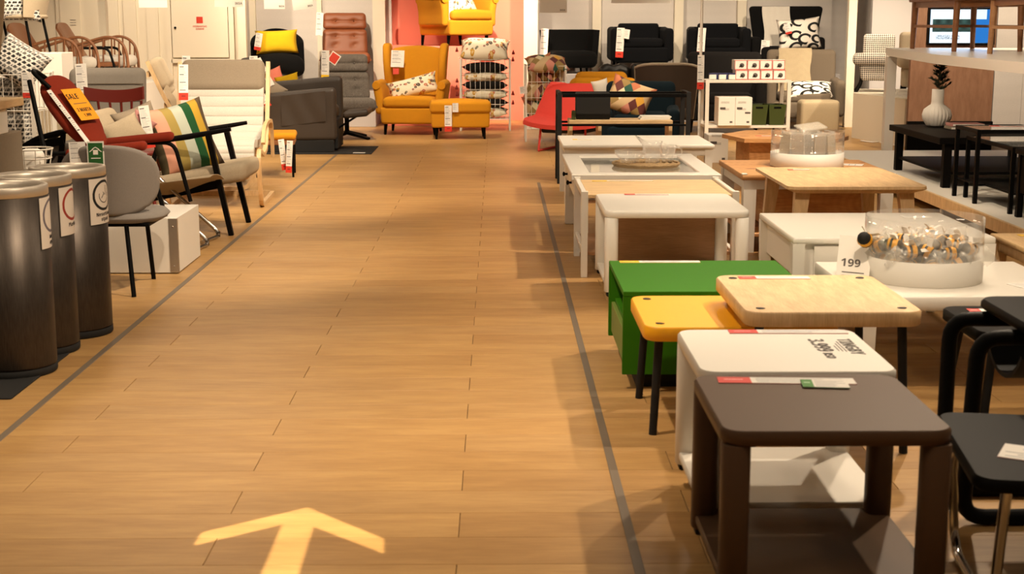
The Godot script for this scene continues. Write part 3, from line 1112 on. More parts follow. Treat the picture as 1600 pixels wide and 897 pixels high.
	b.slab(Vector3(0, 0.425, 0), 0.82, 0.75, 0.025, 0.008, 0.004, 3)
	obj("tabletop", b, M.white, t)
	b = B.new()
	b.box(Vector3(0, 0.35, 0), Vector3(0.76, 0.15, 0.70), 0.003)
	obj("case", b, M.white_matt, t)
	b = B.new()
	b.box(Vector3(0.02, 0.348, 0.356), Vector3(0.68, 0.135, 0.014), 0.003)
	obj("drawer", b, M.white, t)
	for sx in [-1, 1]:
		for sz in [-1, 1]:
			b = B.new()
			b.bar(Vector3(sx * 0.38, 0, sz * 0.345), Vector3(sx * 0.385, 0.425, sz * 0.35), 0.038, 0.038, 0.05, 0.05)
			obj("leg", b, M.white, t)
	price_strip("white price card on the white drawer table", "tag_white", Vector3(1.86, 0.45, -6.25), 0.12, 0.09, 0.0)
	# white table under the bee bin
	apron_table("side_table", "plain white low table carrying the bin of toy bees", M.white, M.white_matt, Vector3(1.67, 0, -5.22), 0.80, 0.74, 0.36, 0.05, 0.0, 0.05)
	price_strip("white price card beside the bin of toy bees", "tag_white", Vector3(1.93, 0.36, -5.05), 0.1, 0.12, 20.0)
	# small birch table at the edge
	apron_table("side_table", "small square birch side table beyond the bee bin", M.birch, M.birch, Vector3(2.37, 0, -5.68), 0.55, 0.55, 0.42, 0.045, 0.05, 0.02)
	price_strip("price strip with yellow end on the small birch side table", "strip_yellow", Vector3(2.3, 0.42, -5.88), 0.22, 0.05)
	bee_bin(Vector3(1.59, 0.36, -5.22))
	bag_bin(Vector3(1.86, 0.45, -8.5))
	black_pieces()


func glassware(at: Vector3) -> void:
	var b: B
	# cut glass bowl
	b = B.new()
	var prof := [[0.0, 0.0], [0.05, 0.0], [0.055, 0.01], [0.085, 0.05], [0.09, 0.075], [0.084, 0.075], [0.078, 0.05], [0.05, 0.016], [0.0, 0.014]]
	var ls := []
	for p in prof:
		var l := []
		for j in 36:
			var a := TAU * j / 36
			var rr: float = p[0] * (1.0 + (0.04 if j % 3 == 0 else 0.0))
			l.append(Vector3(rr * cos(a), p[1], -rr * sin(a)))
		ls.append(l)
	b.loft(ls, true, false)
	var o := obj("glass_bowl", b, M.crystal)
	o.position = at + Vector3(-0.10, 0, 0.03)
	meta(o, "cut glass bowl standing on the woven tray", "bowl")
	# jug with spout and handle
	b = B.new()
	ls = []
	for p in [[0.0, 0.0], [0.038, 0.0], [0.042, 0.01], [0.055, 0.06], [0.05, 0.10], [0.056, 0.13], [0.051, 0.13], [0.046, 0.10], [0.05, 0.06], [0.036, 0.016], [0.0, 0.014]]:
		var l := []
		for j in 30:
			var a := TAU * j / 30
			var rr: float = p[0] * (1.0 + (0.05 if j % 3 == 0 else 0.0))
			var lip: float = maxf(0.0, p[1] - 0.09) * 1.3 * pow(maxf(0.0, cos(a - PI)), 6)
			l.append(Vector3(rr * cos(a) - lip, p[1] + lip * 0.7, -rr * sin(a)))
		ls.append(l)
	b.loft(ls, true, false)
	var j := thing("glass_jug", "cut glass jug with a handle on the woven tray", "jug", at + Vector3(0.035, 0, 0.05))
	obj("vessel", b, M.crystal, j)
	b = B.new()
	b.tube(curve([Vector3(0.05, 0.115, 0), Vector3(0.09, 0.10, 0), Vector3(0.09, 0.05, 0), Vector3(0.054, 0.035, 0)]), 0.007, 8)
	obj("handle", b, M.crystal, j)
	# cup
	b = B.new()
	ls = []
	for p in [[0.0, 0.0], [0.03, 0.0], [0.034, 0.01], [0.045, 0.05], [0.052, 0.10], [0.047, 0.10], [0.04, 0.05], [0.028, 0.018], [0.0, 0.016]]:
		var l := []
		for q in 30:
			var a := TAU * q / 30
			var rr: float = p[0] * (1.0 + (0.05 if q % 3 == 0 else 0.0))
			l.append(Vector3(rr * cos(a), p[1], -rr * sin(a)))
		ls.append(l)
	b.loft(ls, true, false)
	var c := thing("glass_cup", "cut glass cup with a round handle beside the jug", "cup", at + Vector3(0.135, 0, -0.03))
	obj("vessel", b, M.crystal, c)
	b = B.new()
	b.tube(curve([Vector3(0.045, 0.085, 0), Vector3(0.08, 0.08, 0), Vector3(0.08, 0.04, 0), Vector3(0.04, 0.03, 0)]), 0.006, 8)
	obj("handle", b, M.crystal, c)


# round tub: opaque band below, clear wall above
func tub(called: String, label: String, at: Vector3, r: float, band: float, h: float) -> Node3D:
	var t := thing(called, label, "bin", at)
	var b := B.new()
	b.lathe([[0.0, 0.0], [r, 0.0], [r + 0.002, 0.004], [r + 0.002, band], [r - 0.003, band], [r - 0.003, 0.006], [0.0, 0.006]], 48, Vector3.ZERO, false)
	obj("band", b, M.white_matt, t)
	b = B.new()
	b.lathe([[r - 0.003, band], [r, band], [r, h], [r - 0.003, h], [r - 0.003, band]], 48, Vector3.ZERO, false)
	obj("clear_wall", b, M.acrylic, t)
	return t

func bee_bin(at: Vector3) -> void:
	tub("display_bin", "round clear walled bin filled with bagged toy bees", at, 0.215, 0.09, 0.235)
	# the bees, each striped, each in a clear bag
	var proto := Node3D.new()
	var b := B.new()
	b.x = Transform3D(Basis(Vector3.FORWARD, PI / 2), Vector3.ZERO)
	b.lathe([[0.0, -0.035], [0.012, -0.033], [0.02, -0.022], [0.022, -0.012]], 12, Vector3.ZERO, false)
	b.lathe([[0.024, 0.003], [0.023, 0.013]], 12, Vector3.ZERO, false)
	b.lathe([[0.019, 0.022], [0.012, 0.034], [0.0, 0.037]], 12, Vector3.ZERO, false)
	obj("body", b, M.black_matt, proto)
	b = B.new()
	b.x = Transform3D(Basis(Vector3.FORWARD, PI / 2), Vector3.ZERO)
	b.lathe([[0.022, -0.014], [0.0252, -0.004], [0.024, 0.004]], 12, Vector3.ZERO, false)
	b.lathe([[0.023, 0.012], [0.0222, 0.017], [0.019, 0.022]], 12, Vector3.ZERO, false)
	obj("yellow_bands", b, M.yellow_paint, proto)
	for s in [-1, 1]:
		b = B.new()
		b.sheet(func(u: float, w: float) -> Vector3: return Vector3(-0.01 + 0.02 * u + 0.01 * w, 0.02 + 0.018 * w, s * (0.006 + 0.03 * w) * (1 - 0.4 * absf(u - 0.5))), 2, 2, 0.001)
		obj("wing", b, M.paper, proto)
	var bags := []
	var rng := RandomNumberGenerator.new()
	rng.seed = 9
	for k in 4:
		b = B.new()
		b.x = Transform3D(Basis(Vector3.RIGHT, -PI / 2), Vector3(0, 0, 0))
		b.pillow(0.105, 0.085, 0.06, 7, 0.55)
		b.st.generate_normals()
		b.st.set_material(M.polybag)
		bags.append(b.st.commit())
	for k in 52:
		var a := k * 2.399963
		var lay := k / 26
		var r := 0.178 * sqrt((k % 26 + 0.5) / 26.0)
		var t: Node3D = proto.duplicate()
		t.name = numbered("toy_bee")
		add_child(t)
		meta(t, "black and yellow striped toy bee in a clear bag in the round bin", "toy", "bagged toy bees in the bin")
		var mi := MeshInstance3D.new()
		mi.mesh = bags[k % 4]
		mi.position = Vector3(0.042, -0.014, 0.016) if lay == 1 else Vector3.ZERO
		mi.name = "bag"
		t.add_child(mi)
		t.transform = Transform3D(basis_of(rng.randf_range(-45, 45), rng.randf_range(0, 360), rng.randf_range(-40, 40)), at + Vector3(r * cos(a), 0.07 + 0.055 * lay + rng.randf_range(-0.012, 0.014) + (0.02 if r < 0.1 else 0.0), r * sin(a)))
	proto.position = at + Vector3(-0.235, 0.155, 0.06)
	proto.name = numbered("toy_bee")
	add_child(proto)
	proto.scale = Vector3.ONE * 1.15
	proto.rotation = Vector3(0.3, 0.9, -0.5)
	meta(proto, "unwrapped striped toy bee clipped to the outside of the bin above its price card", "toy")
	# leaning price card under it
	b = B.new()
	b.card(0.12, 0.19)
	var card := obj("price_card", b, M.paper)
	card.transform = Transform3D(basis_of(-38, -12, -4), at + Vector3(-0.262, 0.078, 0.02))
	meta(card, "leaning white price card reading 199 beside the bee bin", "price card")
	lettering("199", 0.045, Transform3D(Basis(), Vector3(-0.01, -0.02, 0.0016)), M.ink_grey, card)
	for k in 2:
		b = B.new()
		b.box(Vector3(0, -0.06 - 0.015 * k, 0.0014), Vector3(0.08, 0.004, 0.0008), 0.0)
		obj("print_line", b, M.ink_grey, card)


func bag_bin(at: Vector3) -> void:
	tub("display_bin", "round clear walled bin of flat packed bags on the pine table", at, 0.215, 0.085, 0.21)
	var rng := RandomNumberGenerator.new()
	rng.seed = 4
	var kinds := ["fabric_stone", "fabric_charcoal", "fabric_beige", "fabric_taupe", "fabric_stone", "fabric_melange"]
	for k in 15:
		var a := deg_to_rad(-165 + k * 24)
		var b := B.new()
		var w := 0.075
		b.soft(Vector3(0, 0.09, 0), Vector3(w, 0.16 + rng.randf_range(0, 0.03), 0.012), 0.005, 1)
		var o := Node3D.new()
		o.name = numbered("packet")
		add_child(o)
		meta(o, "flat clear wrapped packet standing in the round bin", "packet", "packets in the round bin on the pine table")
		obj("contents", b, M[kinds[k % 6]], o)
		b = B.new()
		b.box(Vector3(0, 0.10, 0), Vector3(w + 0.008, 0.19, 0.016), 0.002)
		obj("wrapper", b, M.polybag, o)
		var r := 0.15 if k % 2 == 0 else 0.075
		o.transform = Transform3D(basis_of(rng.randf_range(-6, 6), rad_to_deg(-a) + 90 + rng.randf_range(-25, 25), rng.randf_range(-5, 5)), at + Vector3(r * cos(a), 0.012, r * sin(a)))
	var top := B.new()
	top.soft(Vector3.ZERO, Vector3(0.17, 0.012, 0.11), 0.005, 1)
	var oo := obj("packet", top, M.polybag)
	oo.transform = Transform3D(basis_of(14, 20, 6), at + Vector3(0.02, 0.232, -0.02))
	meta(oo, "flat clear packet lying across the top of the round bin", "packet")


# black steel console frame with a thin birch shelf
func black_console() -> void:
	var t := thing("console_frame", "tall black steel console frame with two rails at the aisle", "console", Vector3(1.03, 0, -11.72))
	var b: B
	for sx in [-1, 1]:
		for sz in [-1, 1]:
			b = B.new()
			b.box(Vector3(sx * 0.52, 0.37, sz * 0.19), Vector3(0.034, 0.74, 0.034), 0.003)
			obj("post", b, M.black_matt, t)
		b = B.new()
		b.box(Vector3(sx * 0.52, 0.725, 0), Vector3(0.03, 0.03, 0.36), 0.002)
		obj("rail", b, M.black, t)
	for sz in [-1, 1]:
		for y in [0.712, 0.475]:
			b = B.new()
			b.box(Vector3(0, y, sz * 0.19), Vector3(1.0, 0.028 if y > 0.6 else 0.016, 0.028), 0.002)
			obj("rail", b, M.black, t)
	t = thing("bench", "low pale birch bench with slim legs in front of the red chair", "bench", Vector3(1.01, 0, -11.72))
	b = B.new()
	b.box(Vector3(0, 0.495, 0), Vector3(0.84, 0.03, 0.3), 0.003)
	obj("top", b, M.birch_x, t)
	for sx in [-0.405, -0.17, 0.405]:
		b = B.new()
		b.box(Vector3(sx, 0.24, 0.0), Vector3(0.028, 0.48, 0.27), 0.003)
		obj("leg", b, M.birch_x, t)
	b = B.new()
	b.box(Vector3(0.79, 0.62, -11.74), Vector3(0.28, 0.215, 0.12), 0.006)
	meta(obj("display_box", b, M.black_matt), "matt black box standing on the birch bench in the console frame", "box")
	b = B.new()
	b.box(Vector3(0.632, 0.545, -11.7), Vector3(0.03, 0.07, 0.1), 0.003)
	meta(obj("small_block", b, M.green_box), "small dark olive block beside the black box on the bench", "block")
	for k in 3:
		b = B.new()
		b.box(Vector3(1.29 + k * 0.008, 0.515 + k * 0.009, -11.72), Vector3(0.24, 0.008, 0.2), 0.001)
		meta(obj("catalogue", b, M.paper), "thin pale catalogue stacked on the end of the birch bench", "catalogue", "catalogues on the birch bench")


# black stool and black cantilever pieces at the right edge
func black_pieces() -> void:
	var b: B
	var t := thing("nesting_table", "black topped small table with splayed black legs behind the cantilever chair", "table", Vector3(1.72, 0, -4.35))
	b = B.new()
	b.slab(Vector3(0, 0.35, 0), 0.54, 0.42, 0.038, 0.055, 0.005, 6)
	obj("tabletop", b, M.black_wood, t)
	for sx in [-1, 1]:
		for sz in [-1, 1]:
			b = B.new()
			b.tube([Vector3(sx * 0.25, 0, sz * 0.19), Vector3(sx * 0.21, 0.36, sz * 0.15)], 0.014, 10)
			obj("leg", b, M.black_matt, t)
	price_strip("price strip with pink end on the black topped small table", "strip_red", Vector3(1.6, 0.388, -4.47), 0.16, 0.05, -4.0)
	# laptop style table: black top on a bent black tube
	t = thing("tray_table", "black topped table on a thick bent black tube with hanging tray", "table", Vector3(1.44, 0, -3.66))
	b = B.new()
	b.slab(Vector3(0.20, 0.528, 0), 0.62, 0.42, 0.028, 0.06, 0.008, 6)
	obj("tabletop", b, M.black_wood, t)
	b = B.new()
	b.tube(round_path([Vector3(0.35, 0.507, 0.10), Vector3(-0.20, 0.507, 0.10), Vector3(-0.215, 0.022, 0.10), Vector3(0.35, 0.022, 0.10)], 0.06), 0.021, 12)
	b.tube(round_path([Vector3(0.35, 0.507, -0.13), Vector3(-0.20, 0.507, -0.13), Vector3(-0.20, 0.022, -0.13), Vector3(0.35, 0.022, -0.13)], 0.06), 0.021, 12)
	obj("frame", b, M.black, t)
	b = B.new()
	b.bar(Vector3(-0.2, 0.26, 0.1), Vector3(0.36, 0.26, 0.1), 0.03, 0.03)
	obj("cross_bar", b, M.black, t)
	b = B.new()
	b.sheet(func(u: float, w: float) -> Vector3: return Vector3(-0.09 + 0.42 * u, 0.38 + 0.075 * pow(absf(2 * w - 1), 2.5), -0.15 + 0.26 * w), 4, 10, 0.012)
	obj("hanging_tray", b, M.black_matt, t)
	var card := B.new()
	card.card(0.2, 0.15)
	var o := obj("price_card", card, M.paper)
	o.transform = Transform3D(basis_of(-6, -10, 0), Vector3(1.55, 0.345, -3.515))
	meta(o, "pale card hung under the black bent tube table", "price card")
	# cantilever table in front with chrome legs
	t = thing("serving_table", "low black topped table on slim chrome sled legs", "table", Vector3(1.345, 0, -3.06), -8)
	b = B.new()
	b.slab(Vector3(0, 0.335, 0), 0.62, 0.54, 0.03, 0.05, 0.008, 6)
	obj("tabletop", b, M.black_wood, t)
	b = B.new()
	b.tube(round_path([Vector3(-0.2, 0.34, -0.24), Vector3(-0.27, 0.3, -0.24), Vector3(-0.245, 0.015, -0.26), Vector3(-0.235, 0.015, 0.15), Vector3(-0.23, 0.34, 0.2)], 0.08, 8), 0.0125, 12)
	obj("chrome_leg", b, M.chrome, t)
	b = B.new()
	b.tube(round_path([Vector3(0.2, 0.34, -0.24), Vector3(0.27, 0.3, -0.24), Vector3(0.245, 0.015, -0.26), Vector3(0.235, 0.015, 0.15), Vector3(0.23, 0.34, 0.2)], 0.08, 8), 0.0125, 12)
	obj("chrome_leg", b, M.chrome, t)
	b = B.new()
	b.bar(Vector3(-0.10, 0.0, 0.2), Vector3(-0.10, 0.335, 0.2), 0.022, 0.022)
	obj("inner_leg", b, M.alu, t)
	price_strip("bright price card with red end on the low chrome legged table", "strip_red", Vector3(1.20, 0.365, -3.0), 0.17, 0.11, 152.0)


# ---------------------------------------------------------------- left of the aisle
# print wrapped round a bin: a patch of the cylinder r, between two angles and two heights
func wrap_patch(b: B, r: float, a0: float, a1: float, y0: float, y1: float) -> void:
	b.sheet(func(u: float, w: float) -> Vector3:
		var a := deg_to_rad(lerpf(a0, a1, u))
		return Vector3(r * sin(a), lerpf(y0, y1, w), r * cos(a)), 12, 1, 0.0012)

func bin_sticker(ring: Color, sketch: bool) -> StandardMaterial3D:
	var im := Image.create(128, 160, false, Image.FORMAT_RGB8)
	im.fill(Color(0.86, 0.83, 0.79))
	for j in 160:
		for i in 128:
			var d := Vector2(i - 64, j - 60).length()
			if d < 54 and d > 45:
				im.set_pixel(i, j, ring)
			elif sketch and d < 44 and ((absf(d - 26) < 1.6 and j > 52) or (absf(i - 74) < 1.5 and j > 26 and j < 60) or (absf(i - 86) < 1.5 and j > 26 and j < 64) or (absf(i - j - 10) < 2 and j > 48 and j < 70 and i < 70) or (absf(i + j - 118) < 3 and i > 48 and i < 66)):
				im.set_pixel(i, j, Color(0.25, 0.23, 0.21))
	return printed("sticker", ImageTexture.create_from_image(im))

# letters bent round the bin
func bent_text(s: String, size: float, r: float, mid: float, y: float, m: Material, parent: Node) -> void:
	var t := TextMesh.new()
	var f := SystemFont.new()
	f.font_names = PackedStringArray(["Droid Sans"])
	f.font_weight = 700
	t.font = f
	t.text = s
	t.font_size = 32
	t.pixel_size = size / 32.0
	t.depth = 0.0006
	t.curve_step = 4
	var a := t.get_mesh_arrays()
	var vs: PackedVector3Array = a[Mesh.ARRAY_VERTEX]
	var ix: PackedInt32Array = a[Mesh.ARRAY_INDEX]
	var b := B.new()
	b.sm(false)
	for k in ix:
		var p := vs[k]
		var w := deg_to_rad(mid) + p.x / r
		b.v(Vector3((r + p.z) * sin(w), y + p.y, (r + p.z) * cos(w)))
	obj("lettering", b, m, parent)

func waste_bin(label: String, at: Vector3, ring: Color, sketch: bool, words: Array, turn: float) -> void:
	var t := thing("waste_bin", label, "bin", at, turn)
	var r := 0.155
	var b := B.new()
	b.lathe([[0.0, 0.03], [r - 0.006, 0.03], [r - 0.004, 0.04], [r - 0.002, 0.675], [r - 0.006, 0.675], [r - 0.008, 0.05], [0.0, 0.05]], 48, Vector3.ZERO, false)
	obj("body", b, M.steel, t)
	b = B.new()
	b.lathe([[0.0, 0.0], [r - 0.008, 0.0], [r - 0.003, 0.006], [r - 0.003, 0.03], [0.0, 0.03]], 48, Vector3.ZERO, false)
	obj("foot_ring", b, M.rubber, t)
	b = B.new()
	b.lathe([[r - 0.003, 0.672], [r, 0.675], [r, 0.708], [r - 0.003, 0.711], [r - 0.022, 0.711], [r - 0.03, 0.695], [r - 0.03, 0.64]], 48, Vector3.ZERO, false)
	obj("rim", b, M.steel_rim, t)
	b = B.new()
	wrap_patch(b, r + 0.0008, -32, 32, 0.475, 0.665)
	obj("sticker", b, bin_sticker(ring, sketch), t)
	for k in words.size():
		bent_text(words[k], 0.021, r + 0.0016, 0, 0.515 - 0.021 * k, M.ink, t)

func armless_frame(t: Node3D, pts: Array, r: float, m: Material, called := "leg") -> void:
	var b := B.new()
	b.tube(pts, r, 10)
	obj(called, b, m, t)

func aisle_left() -> void:
	var b: B
	var t: Node3D
	waste_bin("steel waste bin with a grey ringed sticker, standing on the black mat", Vector3(-1.825, 0, -5.27), Color(0.40, 0.38, 0.42), false, ["Metal", "otpad"], 100)
	waste_bin("steel waste bin with a red ringed sticker, middle of the three", Vector3(-1.84, 0, -5.62), Color(0.58, 0.18, 0.12), false, ["Plastika"], 90)
	waste_bin("steel waste bin with a black ringed sticker beside the grey chair", Vector3(-1.792, 0, -5.945), Color(0.06, 0.055, 0.05), true, ["Nesortirani", "otpad"], 80)
	b = B.new()
	b.slab(Vector3(-2.12, 0, -5.2), 0.83, 0.7, 0.006, 0.01, 0.001, 3)
	meta(obj("floor_mat", b, M.rubber), "black rubber mat under the steel waste bins", "mat")

	# grey shell chair seen from behind
	t = thing("dining_chair", "light grey upholstered chair with a big round back and black legs", "chair", Vector3(-1.85, 0, -6.98))
	b = B.new()
	# oval back, bent round the sitter
	var oval := func(p: Vector3) -> Vector3:
		var q := Vector2(p.x / 0.235, p.y / 0.172)
		var big := maxf(absf(q.x), absf(q.y))
		var ln := pow(pow(absf(q.x), 2.5) + pow(absf(q.y), 2.5), 1.0 / 2.5)
		var k := big / ln if ln > 0.001 else 1.0
		var u := p.x * k
		var y := p.y * k
		return Vector3(u, y, p.z - 2.2 * u * u + 0.12 * y)
	b.soft(Vector3.ZERO, Vector3(0.47, 0.344, 0.04), 0.018, 14, oval)
	var back := obj("backrest", b, M.fabric_seat_grey, t)
	back.transform = Transform3D(basis_of(0, 12, -4), Vector3(0.0, 0.555, 0.2))
	b = B.new()
	b.slab(Vector3(0.0, 0.345, -0.02), 0.44, 0.42, 0.045, 0.16, 0.02, 8)
	obj("seat", b, M.fabric_seat_grey, t)
	b = B.new()
	b.box(Vector3(0.02, 0.335, 0.0), Vector3(0.3, 0.016, 0.3), 0.003)
	obj("seat_plate", b, M.black, t)
	for q in [[Vector3(0.06, 0.335, 0.15), Vector3(0.105, 0.0, 0.245)], [Vector3(-0.14, 0.335, 0.12), Vector3(-0.22, 0.0, 0.2)], [Vector3(0.10, 0.335, -0.09), Vector3(0.085, 0.0, -0.24)], [Vector3(-0.14, 0.335, -0.1), Vector3(-0.22, 0.0, -0.24)]]:
		armless_frame(t, [q[1], q[0]], 0.0115, M.black)
	b = B.new()
	b.tube([Vector3(0.05, 0.34, 0.12), Vector3(0.02, 0.44, 0.155)], 0.014, 8)
	obj("back_bracket", b, M.black, t)
	# cards on the chair
	price_tag("small white price card hung on the round backed grey chair", "tag_white", Vector3(-1.985, 0.69, -6.762), 0.076, 0.105, -4, 8, 2)
	t = thing("sale_card", "green card with white emblem hung on the grey chair", "card", Vector3(-1.893, 0.69, -6.738), 8)
	b = B.new()
	b.card(0.078, 0.115)
	obj("card", b, M.paper, t)
	b = B.new()
	b.x.origin.z = 0.002
	b.card(0.066, 0.10, 0.001)
	obj("print", b, M.card_green, t)
	b = B.new()
	b.box(Vector3(0, 0.006, 0.003), Vector3(0.022, 0.022, 0.001), 0.0)
	b.bar(Vector3(-0.028, 0.008, 0.003), Vector3(-0.012, 0.02, 0.003), 0.004, 0.001)
	b.bar(Vector3(0.028, 0.008, 0.003), Vector3(0.012, 0.02, 0.003), 0.004, 0.001)
	b.bar(Vector3(-0.016, 0.02, 0.003), Vector3(0.0, 0.03, 0.003), 0.004, 0.001)
	b.bar(Vector3(0.016, 0.02, 0.003), Vector3(0.0, 0.03, 0.003), 0.004, 0.001)
	b.box(Vector3(0, -0.022, 0.003), Vector3(0.044, 0.004, 0.001), 0.0)
	obj("emblem", b, M.paper, t)

	# podium
	t = thing("podium", "low white display podium with an aluminium corner strip", "podium", Vector3(-2.22, 0, -7.65))
	b = B.new()
	b.box(Vector3(0, 0.15, 0), Vector3(1.1, 0.29, 0.56), 0.002)
	obj("body", b, M.white_matt, t)
	b = B.new()
	b.box(Vector3(0.53, 0.15, 0.281), Vector3(0.044, 0.286, 0.003), 0.001)
	b.box(Vector3(0.551, 0.15, 0.27), Vector3(0.003, 0.286, 0.02), 0.001)
	obj("corner_strip", b, M.alu, t)
	for y in [0.04, 0.25]:
		b = B.new()
		b.x = Transform3D(Basis(Vector3.RIGHT, PI / 2), Vector3(0.53, y, 0.2825))
		b.lathe([[0.0, 0.0], [0.005, 0.0], [0.004, 0.002], [0.0, 0.002]], 10)
		obj("screw", b, M.alu, t)

	# rust red reclining chair on the podium, facing the aisle
	t = thing("lounge_chair", "rust red lounge chair with oval back, padded arms and black tube legs", "chair", Vector3(-2.15, 0.295, -7.7))
	b = B.new()
	var egg := func(p: Vector3) -> Vector3:
		var q := Vector2(p.x / 0.165, p.y / 0.235)
		var big := maxf(absf(q.x), absf(q.y))
		var ln := pow(pow(absf(q.x), 2.3) + pow(absf(q.y), 2.3), 1.0 / 2.3)
		var k := big / ln if ln > 0.001 else 1.0
		return Vector3(p.x * k * (1.0 + 0.12 * p.y / 0.235), p.y * k, p.z - 0.6 * p.x * p.x)
	b.soft(Vector3.ZERO, Vector3(0.33, 0.47, 0.06), 0.028, 12, egg)
	o_at(obj("backrest", b, M.fabric_rust, t), Vector3(-0.12, 0.525, -0.05), -36, 72, 0)
	b = B.new()
	b.soft(Vector3(0.02, 0.19, -0.05), Vector3(0.46, 0.07, 0.46), 0.03, 5)
	obj("seat", b, M.fabric_rust, t)
	for s in [0.27, -0.36]:
		b = B.new()
		b.soft(Vector3(0.12, 0.352, s), Vector3(0.42, 0.05, 0.07), 0.024, 4, func(p: Vector3) -> Vector3: return p + Vector3(0, 0.10 * (p.x - 0.12), 0))
		obj("armrest", b, M.fabric_rust, t)
		armless_frame(t, round_path([Vector3(-0.32, 0.70, s * 0.3), Vector3(-0.20, 0.33, s), Vector3(0.33, 0.335, s), Vector3(0.41, 0.0, s)], 0.06), 0.012, M.black, "frame_tube")
		armless_frame(t, [Vector3(-0.15, 0.33, s), Vector3(-0.38, 0.0, s)], 0.012, M.black)
	b = B.new()
	b.tube(curve([Vector3(-0.22, 0.66, 0.06), Vector3(-0.30, 0.735, 0.05), Vector3(-0.32, 0.74, -0.05), Vector3(-0.24, 0.66, -0.14)]), 0.012, 10)
	obj("top_loop", b, M.black, t)
	# sale sign on it
	t = thing("sale_sign", "yellow orange sale sign with dark print on the rust red chair", "sign", Vector3(-2.236, 0.865, -7.72))
	t.basis = basis_of(-36, 72, 0)
	b = B.new()
	b.x.origin = Vector3(0.0, 0.0, 0.0)
	b.card(0.17, 0.2)
	obj("card", b, M.card_yellow, t)
	lettering("SALE", 0.045, Transform3D(Basis(), Vector3(-0.03, 0.05, 0.0016)), M.ink, t)
	lettering("2 MARTA", 0.03, Transform3D(Basis(), Vector3(0.0, -0.035, 0.0016)), M.ink, t)
	lettering("1.999", 0.026, Transform3D(Basis(), Vector3(0.0, -0.07, 0.0016)), M.ink, t)
	b = B.new()
	b.box(Vector3(0, 0.005, 0.0015), Vector3(0.12, 0.004, 0.001), 0.0)
	obj("print_line", b, M.ink_grey, t)
	price_tag("long pale tag hanging down the rust red chair back", "tag_white", Vector3(-2.265, 0.80, -7.605), 0.04, 0.36, -36, 72, 6)

	# chrome sled chair with a loose canvas cover
	t = thing("sling_chair", "canvas sling chair on a bent chrome sled base", "chair", Vector3(-1.95, 0, -8.3))
	for s in [0.0, -0.34]:
		armless_frame(t, round_path([Vector3(-0.34, 0.64, s), Vector3(-0.14, 0.40, s), Vector3(0.245, 0.035, s), Vector3(0.25, 0.012, s + 0.02), Vector3(0.2, 0.012, s + 0.28)], 0.04), 0.012, M.chrome, "chrome_tube")
	b = B.new()
	b.sheet(func(u: float, w: float) -> Vector3:
		return Vector3(-0.34 + 0.62 * u, 0.34 + 0.07 * u + 0.03 * sin(6 * u + 2) * (1 - w) - 0.09 * (1 - w) * (1 - w), -0.42 + 0.44 * w), 16, 8, 0.004)
	obj("canvas", b, M.fabric_beige, t)

	# lounge chair in black wood with pale cushions, facing the aisle
	t = thing("lounge_chair", "black wooden lounge chair with beige seat pad and slim armrests", "chair", Vector3(-1.98, 0, -9.02))
	for s in [0.3, -0.27]:
		b = B.new()
		b.bar(Vector3(0.34 if s > 0 else 0.35, 0, s), Vector3(0.22, 0.63, s), 0.03, 0.03, 0.045, 0.032, Vector3.BACK)
		obj("leg", b, M.black_wood, t)
		b = B.new()
		b.bar(Vector3(-0.42, 0, s), Vector3(-0.22, 0.5, s), 0.03, 0.03, 0.04, 0.03, Vector3.BACK)
		obj("leg", b, M.black_wood, t)
		b = B.new()
		b.tube([Vector3(-0.28, 0.555, s), Vector3(0.1, 0.61, s), Vector3(0.36, 0.655, s)], [0.014, 0.018, 0.012], 10)
		obj("armrest", b, M.black_wood, t)
		b = B.new()
		b.bar(Vector3(-0.34, 0.20, s), Vector3(0.28, 0.32, s), 0.025, 0.05, -1, -1, Vector3.BACK)
		obj("side_rail", b, M.black_wood, t)
	b = B.new()
	b.soft(Vector3(0.1, 0.37, 0.015), Vector3(0.68, 0.115, 0.54), 0.045, 5, func(p: Vector3) -> Vector3: return p + Vector3(0, 0.16 * (p.x - 0.3), 0))
	obj("seat_cushion", b, M.fabric_beige, t)
	b = B.new()
	b.soft(Vector3(0, 0.25, 0), Vector3(0.54, 0.5, 0.11), 0.045, 5)
	o_at(obj("back_cushion", b, M.fabric_beige, t), Vector3(-0.28, 0.32, 0.015), -32, 90, 0)
	cushion("striped_cushion", "cushion striped in pink, olive, grey, green and ochre", M.print_stripes, Vector3(-1.97, 0.585, -8.94), 0.42, 0.46, 0.15, -22, 30, 12)
	cushion("cushion", "plain beige cushion leaning beside the striped one", M.fabric_beige, Vector3(-2.26, 0.635, -8.66), 0.26, 0.19, 0.10, -25, 20, 24)
	cushion("cushion", "folded pale cushion with pink lining behind the striped one", M.fabric_stone, Vector3(-2.22, 0.66, -8.9), 0.28, 0.26, 0.11, -20, 30, 18)
	cushion("cushion", "small pink edged cushion tucked between the beige cushions", M.fabric_pink, Vector3(-2.165, 0.70, -8.78), 0.16, 0.08, 0.05, -20, 30, -40)
	price_tag("white price tag with red foot in front of the striped cushion", "tag_red", Vector3(-2.13, 0.67, -8.72), 0.062, 0.26, -10, 8, 8)

	# dark red spindle back chair
	t = thing("spindle_chair", "dark red wooden chair with a curved rail and spindles", "chair", Vector3(-2.58, 0, -9.85))
	b = B.new()
	b.sheet(func(u: float, w: float) -> Vector3:
		var a := (u - 0.5) * 1.3
		return Vector3(0.2 * sin(a) / 0.605, 0.76 + 0.085 * w + 0.10 * (u - 0.5) * (u - 0.5), 0.16 - 0.2 * (cos(a) - 0.8)), 12, 2, 0.02)
	obj("top_rail", b, M.red_wood, t)
